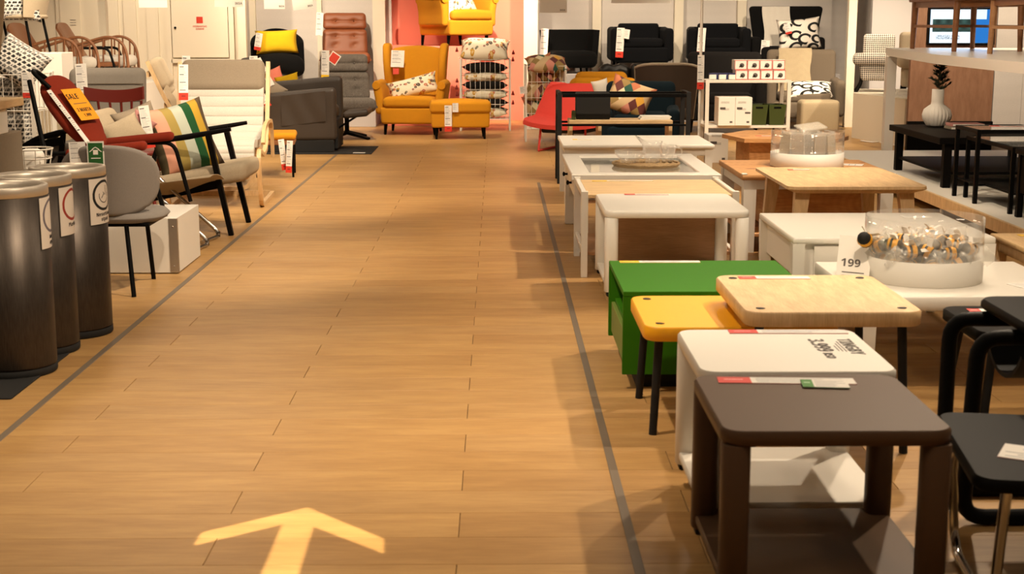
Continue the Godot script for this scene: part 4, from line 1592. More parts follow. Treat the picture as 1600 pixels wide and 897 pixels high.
	for k in 6:
		var u := (k - 2.5) / 5.0
		b = B.new()
		b.tube([Vector3(u * 0.30, 0.42, 0.1), Vector3(u * 0.38, 0.775, 0.12 + 0.25 * u * u)], 0.009, 8)
		obj("spindle", b, M.red_wood, t)
	b = B.new()
	b.slab(Vector3(0, 0.39, -0.1), 0.46, 0.44, 0.035, 0.09, 0.01, 6)
	obj("seat", b, M.red_wood, t)
	for s in [[-1, -1], [1, -1], [-1, 1], [1, 1]]:
		b = B.new()
		b.tube([Vector3(s[0] * 0.24, 0, -0.1 + s[1] * 0.22), Vector3(s[0] * 0.17, 0.4, -0.1 + s[1] * 0.14)], [0.012, 0.018], 8)
		obj("leg", b, M.red_wood, t)

	# grey high backed easy chair
	t = thing("easy_chair", "grey fabric easy chair with seamed high back", "chair", Vector3(-2.9, 0, -10.8), 4)
	b = B.new()
	b.soft(Vector3(0, 0.66, 0.16), Vector3(0.56, 0.6, 0.12), 0.055, 5, func(p: Vector3) -> Vector3: return p + Vector3(0, 0, -0.25 * (p.y - 0.5) - (0.006 if absf(p.y - 0.82) < 0.02 or absf(p.y - 0.70) < 0.02 else 0.0)))
	var eb := obj("backrest", b, M.fabric_grey, t)
	b = B.new()
	for y in [0.845, 0.725]:
		b.tube([Vector3(-0.27, y, 0.225 - 0.25 * (y - 0.5)), Vector3(0.27, y, 0.225 - 0.25 * (y - 0.5))], 0.004, 6)
	obj("seam", b, M.fabric_taupe, eb)
	b = B.new()
	b.soft(Vector3(0, 0.36, 0.42), Vector3(0.56, 0.14, 0.56), 0.05, 4)
	obj("seat", b, M.fabric_grey, t)
	for s in [-1, 1]:
		b = B.new()
		b.bar(Vector3(s * 0.27, 0, 0.62), Vector3(s * 0.27, 0.3, 0.6), 0.03, 0.03, 0.04, 0.04)
		b.bar(Vector3(s * 0.27, 0, 0.14), Vector3(s * 0.27, 0.3, 0.2), 0.03, 0.03, 0.04, 0.04)
		obj("leg_pair", b, M.birch, t)
	price_tag("long white tag on the seamed grey easy chair", "tag_white", Vector3(-3.0, 0.87, -10.42), 0.08, 0.26, -8, 4, 2)

	bent_chair("bent birch lounge chair with ribbed pale cushion, facing the aisle end", Vector3(-2.02, 0, -10.55), 3, M.fabric_stone, M.fabric_white)
	bent_chair("bent birch lounge chair in profile with beige head cushion", Vector3(-2.5, 0, -11.35), 100, M.fabric_beige, M.fabric_beige)
	price_tag("white price tag with red foot on the ribbed lounge chair", "tag_red", Vector3(-2.17, 0.885, -9.98), 0.064, 0.25, -14, 3, 0)
	price_tag("white tag strap looped over the profile lounge chair", "tag_red", Vector3(-2.32, 0.90, -10.75), 0.06, 0.3, -6, 10, -4)

	# yellow topped stool with tags
	t = thing("footstool", "low stool with a yellow seat pad and dark legs", "stool", Vector3(-1.89, 0, -12.2), 6)
	b = B.new()
	b.soft(Vector3(0, 0.345, 0), Vector3(0.36, 0.06, 0.42), 0.028, 4)
	obj("seat_pad", b, M.fabric_yellow, t)
	b = B.new()
	b.box(Vector3(0, 0.295, 0), Vector3(0.34, 0.045, 0.4), 0.008)
	obj("frame", b, M.brown_wood, t)
	for s in [[-1, -1], [1, -1], [-1, 1], [1, 1]]:
		b = B.new()
		b.bar(Vector3(s[0] * 0.15, 0, s[1] * 0.18), Vector3(s[0] * 0.15, 0.28, s[1] * 0.17), 0.018, 0.018, 0.026, 0.026)
		obj("leg", b, M.black_wood, t)
	price_tag("first of two tags with red feet on the yellow topped stool", "tag_red", Vector3(-1.79, 0.20, -11.94), 0.05, 0.26, 0, 20, 6)
	price_tag("second of two tags with red feet on the yellow topped stool", "tag_red", Vector3(-1.735, 0.185, -11.92), 0.05, 0.27, 0, 5, -4)

	# black armed easy chair at far left
	t = thing("easy_chair", "black wooden framed easy chair with grey seat, behind the bins", "chair", Vector3(-2.58, 0, -8.15))
	for s in [0.18, -0.24]:
		armless_frame(t, round_path([Vector3(-0.05, 0.62, s), Vector3(0.02, 0.66, s), Vector3(0.17, 0.70, s), Vector3(0.05, 0.0, s)], 0.03), 0.016, M.black_wood, "arm_frame")
	b = B.new()
	b.bar(Vector3(-0.1, 0.6, 0.19), Vector3(0.17, 0.65, 0.19), 0.02, 0.045, -1, -1, Vector3.BACK)
	obj("side_rail", b, M.black_wood, t)
	b = B.new()
	b.soft(Vector3(0.0, 0.52, -0.02), Vector3(0.34, 0.16, 0.4), 0.05, 4, func(p: Vector3) -> Vector3: return p + Vector3(0, 0.25 * p.x, 0))
	obj("seat", b, M.fabric_grey, t)

	# carton and shelf edge at the left border
	t = thing("counter", "beige counter block with a birch board at the left border", "counter", Vector3(-2.54, 0, -6.5))
	b = B.new()
	b.box(Vector3(0, 0.40, 0), Vector3(0.6, 0.80, 0.5), 0.004)
	obj("body", b, M.fabric_stone, t)
	b = B.new()
	b.box(Vector3(0.01, 0.935, 0), Vector3(0.62, 0.04, 0.5), 0.004)
	obj("board", b, M.birch_x, t)
	b = B.new()
	b.box(Vector3(-0.28, 0.86, 0), Vector3(0.03, 0.12, 0.48), 0.002)
	obj("support", b, M.birch_x, t)
	b = B.new()
	b.box(Vector3(-2.45, 0.8565, -6.42), Vector3(0.42, 0.11, 0.3), 0.003)
	var carton := obj("carton", b, M.paper)
	meta(carton, "pale carton with a printed number under the birch board", "box")
	lettering("199", 0.05, Transform3D(Basis(), Vector3(-2.31, 0.85, -6.2685)), M.ink_grey, carton)
	b = B.new()
	b.tube(curve([Vector3(-2.16, 1.75, -6.35), Vector3(-2.175, 1.40, -6.35), Vector3(-2.21, 1.2, -6.36), Vector3(-2.25, 1.06, -6.38), Vector3(-2.26, 0.955, -6.4)]), [0.03, 0.03, 0.03, 0.03, 0.03, 0.03, 0.03, 0.03, 0.032, 0.032, 0.034, 0.034, 0.034, 0.036, 0.036, 0.036, 0.036, 0.036, 0.036, 0.036, 0.036], 12)
	meta(obj("lamp_stem", b, M.fabric_beige), "thick curved cream upright rising from the birch board", "lamp stem")
	b = B.new()
	b.tube(curve([Vector3(-2.15, 1.6, -6.3), Vector3(-2.18, 1.3, -6.3), Vector3(-2.2, 1.08, -6.3), Vector3(-2.24, 0.965, -6.3), Vector3(-2.26, 0.957, -6.32)]), 0.004, 6)
	meta(obj("power_cord", b, M.fabric_taupe), "thin cord hanging beside the cream upright", "cord")
	b = B.new()
	b.box(Vector3(-2.30, 1.30, -6.36), Vector3(0.08, 0.69, 0.2), 0.02)
	meta(obj("brown_ornament", b, M.brown_wood), "dark brown wooden piece standing on the birch board", "ornament")
	price_tag("small tag with red foot by the patterned cushion basket", "tag_red", Vector3(-2.78, 0.93, -8.535), 0.06, 0.15, 0, 0, 0)
	# white wire wastepaper basket
	t = thing("wire_basket", "small white wire basket with paper in it behind the bins", "basket", Vector3(-2.3, 0.46, -7.05))
	for k in 6:
		b = B.new()
		var ring := []
		for q in 16:
			var a := TAU * q / 16
			var rr := 0.065 + 0.008 * k
			ring.append(Vector3(rr * cos(a), 0.045 * k, rr * sin(a)))
		b.tube(ring, 0.004, 5, true)
		obj("hoop", b, M.white_metal, t)
	for k in 12:
		b = B.new()
		var a := TAU * k / 12
		b.tube([Vector3(0.065 * cos(a), 0, 0.065 * sin(a)), Vector3(0.105 * cos(a), 0.225, 0.105 * sin(a))], 0.003, 5)
		obj("wire", b, M.white_metal, t)
	b = B.new()
	b.soft(Vector3(0, 0.16, 0), Vector3(0.12, 0.13, 0.12), 0.04, 3)
	obj("paper_lining", b, M.paper, t)
	b = B.new()
	b.box(Vector3(-2.33, 0.228, -7.04), Vector3(0.3, 0.456, 0.3), 0.004)
	meta(obj("low_plinth", b, M.white_matt), "white block under the small wire basket", "plinth")

	wire_rack("white wire basket rack of black and white patterned cushions", Vector3(-2.93, 0, -8.75), 0.34, 0.4, 1.0)
	for k in 4:
		cushion("patterned_cushion", ["lowest angular print cushion in the white wire rack", "angular print cushion just above the lowest in the wire rack", "angular print cushion in the upper half of the wire rack", "uppermost angular print cushion inside the wire rack"][k], M.print_angles, Vector3(-2.93, 0.25 + 0.2 * k, -8.72), 0.30, 0.26, 0.14, -15 + 8 * k, 10 - 8 * k, 0, "angular print cushions in the rack")
	cushion("patterned_cushion", "black and white angular print cushion lying tilted on top of the rack", M.print_angles, Vector3(-2.86, 1.06, -8.65), 0.32, 0.26, 0.12, -20, 5, -32)

	# tall plinth with a shell chair
	b = B.new()
	b.box(Vector3(-3.68, 0.53, -11.35), Vector3(0.62, 1.06, 0.3), 0.004)
	meta(obj("tall_plinth", b, M.white_matt), "tall white plinth carrying the cream shell chair", "plinth")
	t = thing("shell_chair", "cream shell chair with black tube legs high on the white plinth", "chair", Vector3(-3.68, 1.061, -11.35))
	b = B.new()
	b.slab(Vector3(-0.05, 0.26, 0), 0.42, 0.4, 0.03, 0.15, 0.012, 8)
	obj("seat", b, M.fabric_beige, t)
	b = B.new()
	b.sheet(func(u: float, w: float) -> Vector3:
		var a := lerpf(-1.3, 1.3, u)
		return Vector3(0.02 + 0.19 * cos(a) * (0.6 + 0.5 * w), 0.27 + 0.34 * w, -0.22 * sin(a)), 12, 6, 0.02)
	obj("backrest", b, M.fabric_beige, t)
	for q in [[0.06, 0.12], [0.13, -0.08], [-0.2, 0.12], [-0.2, -0.12]]:
		armless_frame(t, [Vector3(q[0] + 0.02, 0, q[1] * 1.15), Vector3(q[0] - 0.02, 0.265, q[1])], 0.011, M.black)
	cushion("patterned_cushion", "black and white angular print cushion sitting on the cream shell chair", M.print_angles, Vector3(-3.70, 1.45, -11.22), 0.36, 0.32, 0.13, -8, 12, 0)

	# cream armchair half hidden behind the red one
	t = thing("tub_chair", "cream tub chair glimpsed behind the rust red chair", "chair", Vector3(-3.02, 0, -9.7))
	b = B.new()
	b.sheet(func(u: float, w: float) -> Vector3:
		var a := lerpf(-1.9, 1.9, u)
		return Vector3(0.30 * sin(a), 0.3 + 0.40 * w * (0.55 + 0.45 * cos(a * 0.7)), -0.28 * cos(a)), 16, 5, 0.05)
	obj("shell", b, M.fabric_beige, t)
	b = B.new()
	b.soft(Vector3(0, 0.36, 0.02), Vector3(0.5, 0.12, 0.5), 0.05, 4)
	obj("seat", b, M.fabric_beige, t)
	for s in [[-1, -1], [1, -1], [-1, 1], [1, 1]]:
		armless_frame(t, [Vector3(s[0] * 0.22, 0, s[1] * 0.2), Vector3(s[0] * 0.18, 0.32, s[1] * 0.16)], 0.014, M.birch)

	# rattan chairs on a stand
	b = B.new()
	b.box(Vector3(-4.3, 0.36, -13.6), Vector3(1.9, 0.72, 1.9), 0.004)
	meta(obj("display_stand", b, M.white_matt), "broad white display stand under the rattan chairs", "plinth")
	rattan_chair("rattan lounge chair with spindle arm hoops and cream seat pad", Vector3(-3.98, 0.721, -13.2), 0.0)
	rattan_chair("second rattan lounge chair with woven back behind the spindle armed one", Vector3(-3.78, 0.721, -13.95), 4.0)
	t = thing("tube_chair", "chair with black bent tube arm and rattan seat edge", "chair", Vector3(-3.72, 0.721, -13.5))
	for s in [0.0, -0.35]:
		armless_frame(t, round_path([Vector3(-0.14, 0.33, s), Vector3(0.1, 0.33, s), Vector3(0.19, 0.0, s)], 0.06), 0.012, M.black, "arm_tube")
	b = B.new()
	b.box(Vector3(0.0, 0.18, -0.17), Vector3(0.26, 0.04, 0.36), 0.008)
	obj("seat", b, M.rattan, t)

func o_at(o: Node3D, p: Vector3, rx: float, ry: float, rz: float) -> void:
	o.transform = Transform3D(basis_of(rx, ry, rz), p)

# lounge chair of bent laminated birch; built facing +z
func bent_chair(label: String, at: Vector3, turn: float, head: Material, body: Material) -> void:
	var t := thing("lounge_chair", label, "chair", at, turn)
	var b: B
	for s in [-1, 1]:
		b = B.new()
		var f := curve([Vector3(s * 0.325, 1.0, -0.22), Vector3(s * 0.325, 0.72, -0.1), Vector3(s * 0.325, 0.45, 0.06), Vector3(s * 0.325, 0.36, 0.3), Vector3(s * 0.325, 0.40, 0.52), Vector3(s * 0.325, 0.36, 0.6), Vector3(s * 0.325, 0.2, 0.58), Vector3(s * 0.325, 0.03, 0.5), Vector3(s * 0.325, 0.015, 0.3), Vector3(s * 0.325, 0.015, -0.25)], 4)
		b.tube(f, 0.021, 4)
		obj("bent_frame", b, M.birch, t)
		b = B.new()
		b.tube(curve([Vector3(s * 0.345, 0.3, -0.15), Vector3(s * 0.345, 0.52, -0.12), Vector3(s * 0.345, 0.58, 0.0), Vector3(s * 0.345, 0.56, 0.35), Vector3(s * 0.345, 0.45, 0.48)], 4), 0.018, 4)
		obj("armrest", b, M.birch, t)
	for q in [Vector3(0, 0.37, 0.28), Vector3(0, 0.66, -0.1), Vector3(0, 0.9, -0.22), Vector3(0, 0.02, -0.2)]:
		b = B.new()
		b.bar(q - Vector3(0.31, 0, 0), q + Vector3(0.31, 0, 0), 0.04, 0.02, -1, -1, Vector3.UP)
		obj("cross_slat", b, M.birch, t)
	# ribbed cushion following the frame
	var path := curve([Vector3(0, 0.80, -0.1), Vector3(0, 0.66, -0.03), Vector3(0, 0.52, 0.06), Vector3(0, 0.44, 0.22), Vector3(0, 0.44, 0.42), Vector3(0, 0.45, 0.58), Vector3(0, 0.40, 0.64), Vector3(0, 0.30, 0.63)], 8)
	b = B.new()
	b.sheet(func(u: float, w: float) -> Vector3:
		var k := w * (path.size() - 1.001)
		var i := int(k)
		var p: Vector3 = path[i].lerp(path[i + 1], k - i)
		var d: Vector3 = (path[i + 1] - path[i]).normalized()
		var nrm := Vector3(0, d.z, -d.y) * -1.0
		return p + Vector3((u - 0.5) * 0.6, 0, 0) + nrm * (-0.010 * absf(sin(w * PI * 15))), 4, 120, 0.05)
	obj("ribbed_cushion", b, body, t)
	b = B.new()
	b.soft(Vector3(0, 0, 0), Vector3(0.61, 0.25, 0.11), 0.05, 4)
	o_at(obj("head_cushion", b, head, t), Vector3(0, 0.90, -0.14), -24, 0, 0)

func wire_rack(label: String, at: Vector3, w: float, d: float, h: float) -> Node3D:
	var t := thing("wire_rack", label, "rack", at)
	var b: B
	for sx in [-1, 1]:
		for sz in [-1, 1]:
			b = B.new()
			b.box(Vector3(sx * w / 2, h / 2, sz * d / 2), Vector3(0.022, h, 0.022), 0.003)
			obj("post", b, M.white_metal, t)
	var nv := int(w / 0.055)
	for sz in [-1, 1]:
		b = B.new()
		for k in range(1, nv):
			var xx := -w / 2 + w * k / nv
			b.tube([Vector3(xx, 0.14, sz * d / 2), Vector3(xx, h - 0.01, sz * d / 2)], 0.0026, 5)
		for k in 5:
			var y := 0.14 + (h - 0.15) * k / 4.0
			b.tube([Vector3(-w / 2, y, sz * d / 2), Vector3(w / 2, y, sz * d / 2)], 0.0036, 5)
		obj("wire_panel", b, M.white_metal, t)
	for sx in [-1, 1]:
		b = B.new()
		for k in range(1, 6):
			var zz := -d / 2 + d * k / 6
			b.tube([Vector3(sx * w / 2, 0.14, zz), Vector3(sx * w / 2, h - 0.01, zz)], 0.0026, 5)
		for k in 5:
			var y := 0.14 + (h - 0.15) * k / 4.0
			b.tube([Vector3(sx * w / 2, y, -d / 2), Vector3(sx * w / 2, y, d / 2)], 0.0036, 5)
		obj("wire_panel", b, M.white_metal, t)
	b = B.new()
	b.box(Vector3(0, 0.14, 0), Vector3(w - 0.02, 0.008, d - 0.02), 0.001)
	obj("base", b, M.white_metal, t)
	return t

# built facing +x
func rattan_chair(label: String, at: Vector3, turn: float) -> void:
	var t := thing("rattan_chair", label, "chair", at, turn)
	var b: B
	for s in [0.28, -0.28]:
		var hoop := curve([Vector3(-0.27, 0.33, s), Vector3(-0.05, 0.40, s), Vector3(0.1, 0.43, s), Vector3(0.21, 0.38, s), Vector3(0.26, 0.26, s), Vector3(0.27, 0.0, s)], 5)
		b = B.new()
		b.tube(hoop, 0.014, 8)
		obj("arm_hoop", b, M.rattan, t)
		for k in 5:
			var p: Vector3 = hoop[5 + k * 3]
			b = B.new()
			b.tube([p, Vector3(p.x - 0.01, 0.1, s)], 0.008, 6)
			obj("spindle", b, M.rattan, t)
		b = B.new()
		b.tube([Vector3(-0.2, 0.1, s), Vector3(0.27, 0.1, s)], 0.012, 8)
		obj("side_rail", b, M.rattan, t)
		b = B.new()
		b.tube([Vector3(-0.25, 0, s), Vector3(-0.27, 0.33, s)], 0.014, 8)
		obj("rear_leg", b, M.rattan, t)
	b = B.new()
	b.sheet(func(u: float, w: float) -> Vector3:
		return Vector3(-0.18 - 0.2 * w - 0.03 * cos((u - 0.5) * 3), 0.16 + 0.40 * w - 0.05 * pow(absf(2 * u - 1), 4) * w, (u - 0.5) * 0.52), 10, 8, 0.022)
	obj("woven_back", b, M.rattan, t)
	b = B.new()
	b.soft(Vector3(0.04, 0.2, 0), Vector3(0.46, 0.11, 0.5), 0.05, 4)
	obj("seat_pad", b, M.fabric_white, t)
	b = B.new()
	b.box(Vector3(0.02, 0.12, 0), Vector3(0.48, 0.03, 0.52), 0.008)
	obj("seat_frame", b, M.rattan, t)


# ---------------------------------------------------------------- chairs along the back
func tapered_legs(t: Node3D, w: float, d: float, h: float, m: Material, r := 0.02) -> void:
	for sx in [-1, 1]:
		for sz in [-1, 1]:
			var b := B.new()
			b.tube([Vector3(sx * (w / 2 + 0.01), 0, sz * d / 2), Vector3(sx * w / 2, h, sz * d / 2)], [r * 0.6, r], 8)
			obj("leg", b, m, t)

# wing chair, facing +z, 0.82 wide and 1.01 high
func wing_chair(called: String, label: String, m: Material, at: Vector3, turn: float) -> Node3D:
	var t := thing(called, label, "armchair", at, turn)
	var b := B.new()
	b.soft(Vector3(0, 0.225, 0.04), Vector3(0.64, 0.19, 0.74), 0.03, 3, func(p: Vector3) -> Vector3: return Vector3(p.x * (1.0 + 0.25 * (p.y - 0.13)), p.y, p.z))
	obj("seat_base", b, m, t)
	b = B.new()
	b.soft(Vector3(0, 0.375, 0.08), Vector3(0.60, 0.115, 0.70), 0.045, 4, func(p: Vector3) -> Vector3: return p + Vector3(0, 0.02 * (1 - pow(p.x / 0.3, 2)) if p.y > 0.38 else 0.0, 0))
	obj("seat_cushion", b, m, t)
	b = B.new()
	b.soft(Vector3(0, 0.67, -0.30), Vector3(0.62, 0.68, 0.13), 0.05, 6, func(p: Vector3) -> Vector3: return Vector3(p.x, p.y - 0.06 * pow(p.x / 0.31, 2) * (p.y - 0.33), p.z - 0.22 * (p.y - 0.4) - 0.03 * cos(p.x * 4)))
	obj("backrest", b, m, t)
	for k in 4:
		b = B.new()
		b.lathe([[0.0, -0.004], [0.011, 0.0], [0.0, 0.006]], 8)
		o_at(obj("button", b, m, t), Vector3(-0.18 + 0.12 * k, 0.60, -0.30), 90, 0, 0)
	for s in [-1, 1]:
		b = B.new()
		b.soft(Vector3(s * 0.325, 0.76, -0.2), Vector3(0.085, 0.50, 0.32), 0.04, 5, func(p: Vector3) -> Vector3:
			var k := clampf((p.y - 0.5) / 0.5, 0.0, 1.0)
			return Vector3(p.x + s * 0.035 * (k - 0.5), p.y + 0.03 * k, lerpf(-0.34, p.z, 0.55 + 0.45 * sin(k * PI * 0.8)) - 0.2 * (p.y - 0.4)))
		obj("wing", b, m, t)
		b = B.new()
		b.soft(Vector3(s * 0.345, 0.42, 0.06), Vector3(0.10, 0.36, 0.62), 0.04, 4, func(p: Vector3) -> Vector3: return p + Vector3(s * 0.18 * maxf(0.0, p.y - 0.40), 0, 0))
		obj("arm", b, m, t)
		b = B.new()
		b.tube([Vector3(s * 0.375, 0.575, -0.27), Vector3(s * 0.378, 0.578, -0.1), Vector3(s * 0.378, 0.575, 0.3), Vector3(s * 0.376, 0.57, 0.385)], [0.035, 0.048, 0.05, 0.046], 14)
		obj("arm_roll", b, m, t)
	tapered_legs(t, 0.56, 0.62, 0.135, M.black_wood, 0.024)
	return t

# boxy armchair, facing +z
func club_chair(label: String, m: Material, at: Vector3, turn: float, w: float, h: float, arm_h: float, pad := true) -> Node3D:
	var t := thing("armchair", label, "armchair", at, turn)
	var b := B.new()
	b.soft(Vector3(0, 0.24, 0.02), Vector3(w * 0.86, 0.20, 0.70), 0.035, 3)
	obj("seat_base", b, m, t)
	b = B.new()
	b.soft(Vector3(0, 0.39, 0.06), Vector3(w * 0.66, 0.13, 0.62), 0.05, 4)
	obj("seat_cushion", b, m, t)
	b = B.new()
	b.soft(Vector3(0, (h + 0.3) / 2, -0.30), Vector3(w * 0.9, h - 0.3, 0.15), 0.06, 5, func(p: Vector3) -> Vector3: return p + Vector3(0, 0, -0.15 * (p.y - 0.3) + 0.25 * p.x * p.x))
	obj("backrest", b, m, t)
	if pad:
		b = B.new()
		b.soft(Vector3(0, (h + 0.45) / 2, -0.18), Vector3(w * 0.66, h - 0.36, 0.12), 0.035, 4, func(p: Vector3) -> Vector3: return p + Vector3(0, 0, -0.15 * (p.y - 0.3)))
		obj("back_cushion", b, m, t)
	for s in [-1, 1]:
		b = B.new()
		b.soft(Vector3(s * (w / 2 - 0.06), (arm_h + 0.16) / 2, 0.0), Vector3(0.12, arm_h - 0.16, 0.72), 0.05, 4, func(p: Vector3) -> Vector3: return p + Vector3(0, 0.12 * maxf(0.0, -p.z) * (p.y - 0.16), 0))
		obj("arm", b, m, t)
	tapered_legs(t, w * 0.76, 0.58, 0.15, M.black_wood)
	return t

# chair with a broad back that flares out to the top, facing +z
func flared_chair(label: String, m: Material, at: Vector3, turn: float) -> Node3D:
	var t := thing("wing_chair", label, "armchair", at, turn)
	var b := B.new()
	b.soft(Vector3(0, 0.52, -0.22), Vector3(0.84, 0.66, 0.14), 0.05, 7, func(p: Vector3) -> Vector3:
		var k := clampf((p.y - 0.25) / 0.58, 0.0, 1.0)
		return Vector3(p.x * (0.92 + 0.24 * k), p.y + 0.02 * k, p.z - 0.2 * (p.y - 0.3) + 0.9 * p.x * p.x * k))
	obj("backrest", b, m, t)
	b = B.new()
	b.soft(Vector3(0, 0.23, 0.12), Vector3(0.72, 0.24, 0.62), 0.06, 4)
	obj("seat", b, m, t)
	for s in [-1, 1]:
		b = B.new()
		b.soft(Vector3(s * 0.41, 0.30, 0.08), Vector3(0.13, 0.34, 0.56), 0.05, 4)
		obj("arm", b, m, t)
	tapered_legs(t, 0.6, 0.5, 0.12, M.black_wood)
	return t

# high backed swivel chair with buttoned pads, facing +z
func swivel_chair(label: String, m: Material, at: Vector3, turn: float) -> Node3D:
	var t := thing("swivel_chair", label, "armchair", at, turn)
	var b: B
	var dent := func(p: Vector3, cs: Array, r: float) -> float:
		var d := 0.0
		for c in cs:
			d += exp(-Vector2(p.x - c.x, p.y - c.y).length_squared() / (r * r))
		return d
	var lean := func(p: Vector3) -> Vector3: return Vector3(p.x * (1.0 - 0.10 * (p.y - 0.4)), p.y, p.z - 0.30 * (p.y - 0.4))
	for q in [["headrest", 0.83, 0.20, [Vector2(-0.12, 0.83), Vector2(0.12, 0.83)]], ["backrest", 0.58, 0.31, [Vector2(-0.12, 0.65), Vector2(0.12, 0.65), Vector2(-0.12, 0.54), Vector2(0.12, 0.54)]]]:
		b = B.new()
		b.soft(Vector3(0, q[1], -0.12), Vector3(0.56, q[2], 0.12), 0.05, 12, func(p: Vector3) -> Vector3:
			var d: float = dent.call(p, q[3], 0.03) if p.z > -0.12 else 0.0
			var g: float = 0.010 * exp(-pow((p.y - q[3][0].y) / 0.012, 2)) if p.z > -0.12 else 0.0
			return lean.call(p - Vector3(0, 0, 0.03 * d + g)))
		var pad := obj(q[0], b, m, t)
		for c in q[3]:
			b = B.new()
			b.lathe([[0.0, -0.003], [0.012, 0.0], [0.0, 0.005]], 8)
			var p3: Vector3 = lean.call(Vector3(c.x, c.y, -0.088))
			o_at(obj("button", b, m, pad), p3, 75, 0, 0)
	b = B.new()
	b.soft(Vector3(0, 0.385, 0.16), Vector3(0.60, 0.15, 0.56), 0.06, 8, func(p: Vector3) -> Vector3:
		var d: float = dent.call(Vector3(p.x, p.z, 0), [Vector2(-0.12, 0.12), Vector2(0.12, 0.12)], 0.035) if p.y > 0.4 else 0.0
		return p - Vector3(0, 0.03 * d - 0.02 * (p.z - 0.1), 0))
	obj("seat", b, m, t)
	b = B.new()
	b.sheet(func(u: float, w: float) -> Vector3: return Vector3((u - 0.5) * 0.62, 0.28 + 0.10 * pow(absf(2 * u - 1), 2), -0.12 + 0.52 * w), 8, 4, 0.03)
	obj("seat_shell", b, m, t)
	b = B.new()
	b.lathe([[0.03, 0.05], [0.026, 0.1], [0.026, 0.28], [0.06, 0.30]], 12)
	obj("column", b, M.black, t)
	for k in 4:
		var a := PI / 4 + k * PI / 2
		b = B.new()
		b.bar(Vector3(0, 0.07, 0), Vector3(0.32 * sin(a), 0.012, 0.32 * cos(a)), 0.05, 0.035, 0.04, 0.02)
		obj("star_foot", b, M.black, t)
	return t

